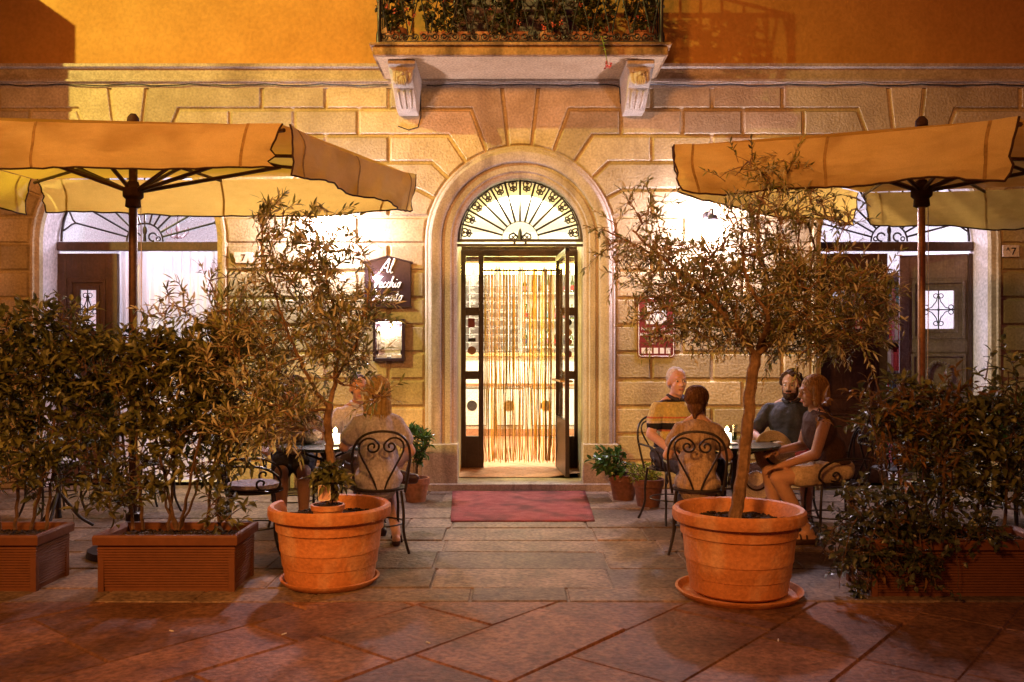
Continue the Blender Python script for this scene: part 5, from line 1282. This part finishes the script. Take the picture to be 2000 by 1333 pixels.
    if hairstyle == 'curly':
        r = random.Random(3)
        for _ in range(90):
            q = in_ell(r).normalized(); 
            if q.y > .45 and q.z < .55: continue
            if q.z < -.45: continue
            h.ell(L(q.x * .082, -.022 + q.y * .094, .035 + q.z * .088), r.uniform(.018, .028), 7, 5)
        h.ell(L(0, -.032, .040), (.08, .09, .085), 16, 12, Rm)
    me = remesh(h, .007, 2)
    if hairstyle not in ('curly', 'short'):               # loose strands over the combed mass
        r = random.Random(label); g_ = MB(); long_ = {'short': -.03, 'bun': -.06, 'bob': -.12, 'long': -.19}[hairstyle]
        for _ in range(150 if hairstyle != 'short' else 110):
            a = r.uniform(PI * .95, PI * 2.05) if r.random() < .8 else r.uniform(0, 2 * PI); ex = .002 + r.random() * .006
            if .22 * PI < a < .78 * PI: continue
            c_, s2 = math.cos(a), math.sin(a); pts = []
            zb = long_ * r.uniform(.7, 1.05)
            for q in range(9):
                k = q / 8; z = .132 + (zb - .132) * k ** 1.25; zz_ = (z - .04) / .094
                rr = math.sqrt(max(.02, 1 - min(1, zz_ * zz_))) if z > .04 else 1.0
                tw = .94 if hairstyle == 'bun' and z < 0 else 1
                if hairstyle == 'bun' and z < .02: rr *= 1 - .55 * min(1, (.02 - z) / .1)
                pts.append(L((.088 * rr + ex) * c_ * tw + r.uniform(-.002, .002), -.028 + (.098 * rr + ex) * s2, z))
            g_.tube(pts, [.0035] * 7 + [.0028, .001], 4)
        bm = bmesh.new(); bm.from_mesh(me); m3 = g_.mesh('s'); bm.from_mesh(m3); bm.to_mesh(me); bm.free(); me.polygons.foreach_set('use_smooth', [True] * len(me.polygons))
    link('hair', me, hair, t)
    if beard:
        h = MB(); h.ell(L(0, .040, -.085), (.058, .055, .045), 14, 10, Rm); h.ell(L(0, .088, -.046), (.03, .012, .009), 10, 6, Rm)
        for s_ in (-1, 1): h.ell(L(s_ * .055, .015, -.05), (.014, .035, .045), 10, 8, Rm)
        h.ell(L(0, .085, -.085), (.03, .02, .025), 10, 8, Rm); link('beard', remesh(h, .006, 2), beard, t)
    return t, Rm, H
FLAT = lambda s_, kx=.10, ky=.44, ay=.44, z=.055: ((s_ * kx, ky, .50), (s_ * kx, ay, .085), (s_ * kx * 1.1, ay + .15, .035))
# woman seen from behind, taupe blouse
person('woman in a taupe gathered blouse seen from behind with brown hair tied low', P_TAUPE, .93, SKIN, HAIRB, 'bun', C_TAUPE, .30, C_JEAN, 1.8, 'shoe',
       {1: ((.235, .10, .74), (.20, .34, .72)), -1: ((-.235, .08, .73), (-.19, .30, .70))}, {1: FLAT(1), -1: FLAT(-1, .1, .43, .36)}, lean=.05, yaw=-.25, loose=.010, w=.90)
# blonde woman from behind
person('blonde woman in a grey blue blouse seen from behind with long hair', P_GREY, .985, SKIN2, HAIRL, 'long', C_GREY, .36, C_BEIGE, .6, 'sandal',
       {1: ((.25, .06, .72), (.22, .30, .62)), -1: ((-.24, .14, .76), (-.16, .36, .77))}, {1: ((.11, .40, .50), (.15, .12, .085), (.17, .25, .035)), -1: FLAT(-1)}, lean=.06, yaw=.2, loose=.012, w=.90)
# sleeveless woman in profile
tt, Rm, H = person('woman in a sleeveless dark brown top and beige shorts sitting in profile', P_TANK, .985, SKIN3, HAIRA, 'bob', C_BROWN, 0, C_BEIGE, .62, 'sandal',
       {-1: ((-.20, .20, .70), (-.06, .40, .60)), 1: ((.20, .16, .72), (.02, .42, .70))}, {-1: ((-.10, .46, .50), (-.13, .22, .09), (-.13, .37, .04)), 1: ((.10, .46, .52), (.10, .38, .085), (.10, .53, .035))}, lean=.12, yaw=.05, pitch=.12)
# striped polo man
person('white haired man in a yellow polo shirt with dark stripes', P_POLO, 1.03, SKIN2, HAIRW, 'short', C_POLO, .38, C_JEAN, 1.85, 'shoe',
       {1: ((.25, .06, .74), (.17, .28, .60)), -1: ((-.25, .12, .74), (-.12, .38, .76))}, {1: FLAT(1, .13), -1: FLAT(-1, .13)}, lean=.03, yaw=-.2, w=1.04, belly=.02, collar=C_DARK)
# dark shirt bearded man
person('large bearded man in a dark shirt with curly hair and red shorts', P_DARK, 1.0, SKIN2, HAIRD, 'curly', C_DARK, .45, C_PINK, .8, 'shoe',
       {1: ((.30, .12, .74), (.20, .38, .72)), -1: ((-.28, .12, .73), (-.10, .36, .66))}, {1: FLAT(1, .17, .43, .40), -1: FLAT(-1, .17, .43, .40)}, lean=.0, yaw=-.1, pitch=.02, w=1.22, belly=.06, beard=HAIRD, collar=C_DARK)
# pale shirt man with crossed leg
person('man in a pale striped shirt behind the blonde woman with one leg crossed', P_PALE, .98, SKIN3, HAIRD, 'short', C_PALE, 1.0, C_BEIGE, 1.85, 'shoe',
       {1: ((.25, .10, .74), (.16, .34, .76)), -1: ((-.26, .12, .74), (-.10, .36, .66))}, {-1: ((-.12, .46, .50), (-.06, .56, .085), (-.05, .71, .035)), 1: ((.10, .46, .56), (-.26, .44, .46), (-.38, .50, .42))}, lean=.04, yaw=-.1, w=1.04, collar=C_PALE)
# half hidden person on the left
person('person in a dotted dark top and black shorts half hidden by the left olive', P_PATT, .97, SKIN3, HAIRD, 'bob', C_PATT, .5, C_JEAN, .82, 'shoe',
       {1: ((.24, .12, .73), (.22, .36, .70)), -1: ((-.24, .14, .76), (-.16, .38, .76))}, {1: FLAT(1, .09), -1: FLAT(-1, .09)}, lean=.06, yaw=-.2)
# spectacles of the white haired man
# straw hats
def hat(label, loc, rot, R, m_, band):
    t = thing('straw_hat', label, 'hat', loc); t.rotation_euler = rot
    m = MB(); m.lathe([(R, .012), (R * .9, .0), (R * .52, .004), (R * .50, .02), (R * .47, .07), (R * .40, .095), (R * .2, .088), (0, .092)], 40); b = m.build('brim_and_crown', m_, t); s = b.modifiers.new('thick', 'SOLIDIFY'); s.thickness = .006
    m = MB(); m.lathe([(R * .515, .008), (R * .50, .034)], 40); q = m.build('band', band, t); s = q.modifiers.new('thick', 'SOLIDIFY'); s.thickness = .006; s.offset = 1
p = at(1512, 886, -2.22); hat('pale straw hat with a dark band held up beside the right table', p, (math.radians(74), math.radians(10), math.radians(14)), .185, STRAW, BLACK)
p = at(1478, 940, -2.2); hat('white straw hat with a broad dark band below the right table top', p, (math.radians(68), math.radians(-20), math.radians(-12)), .15, STRAWW, C_BROWN)
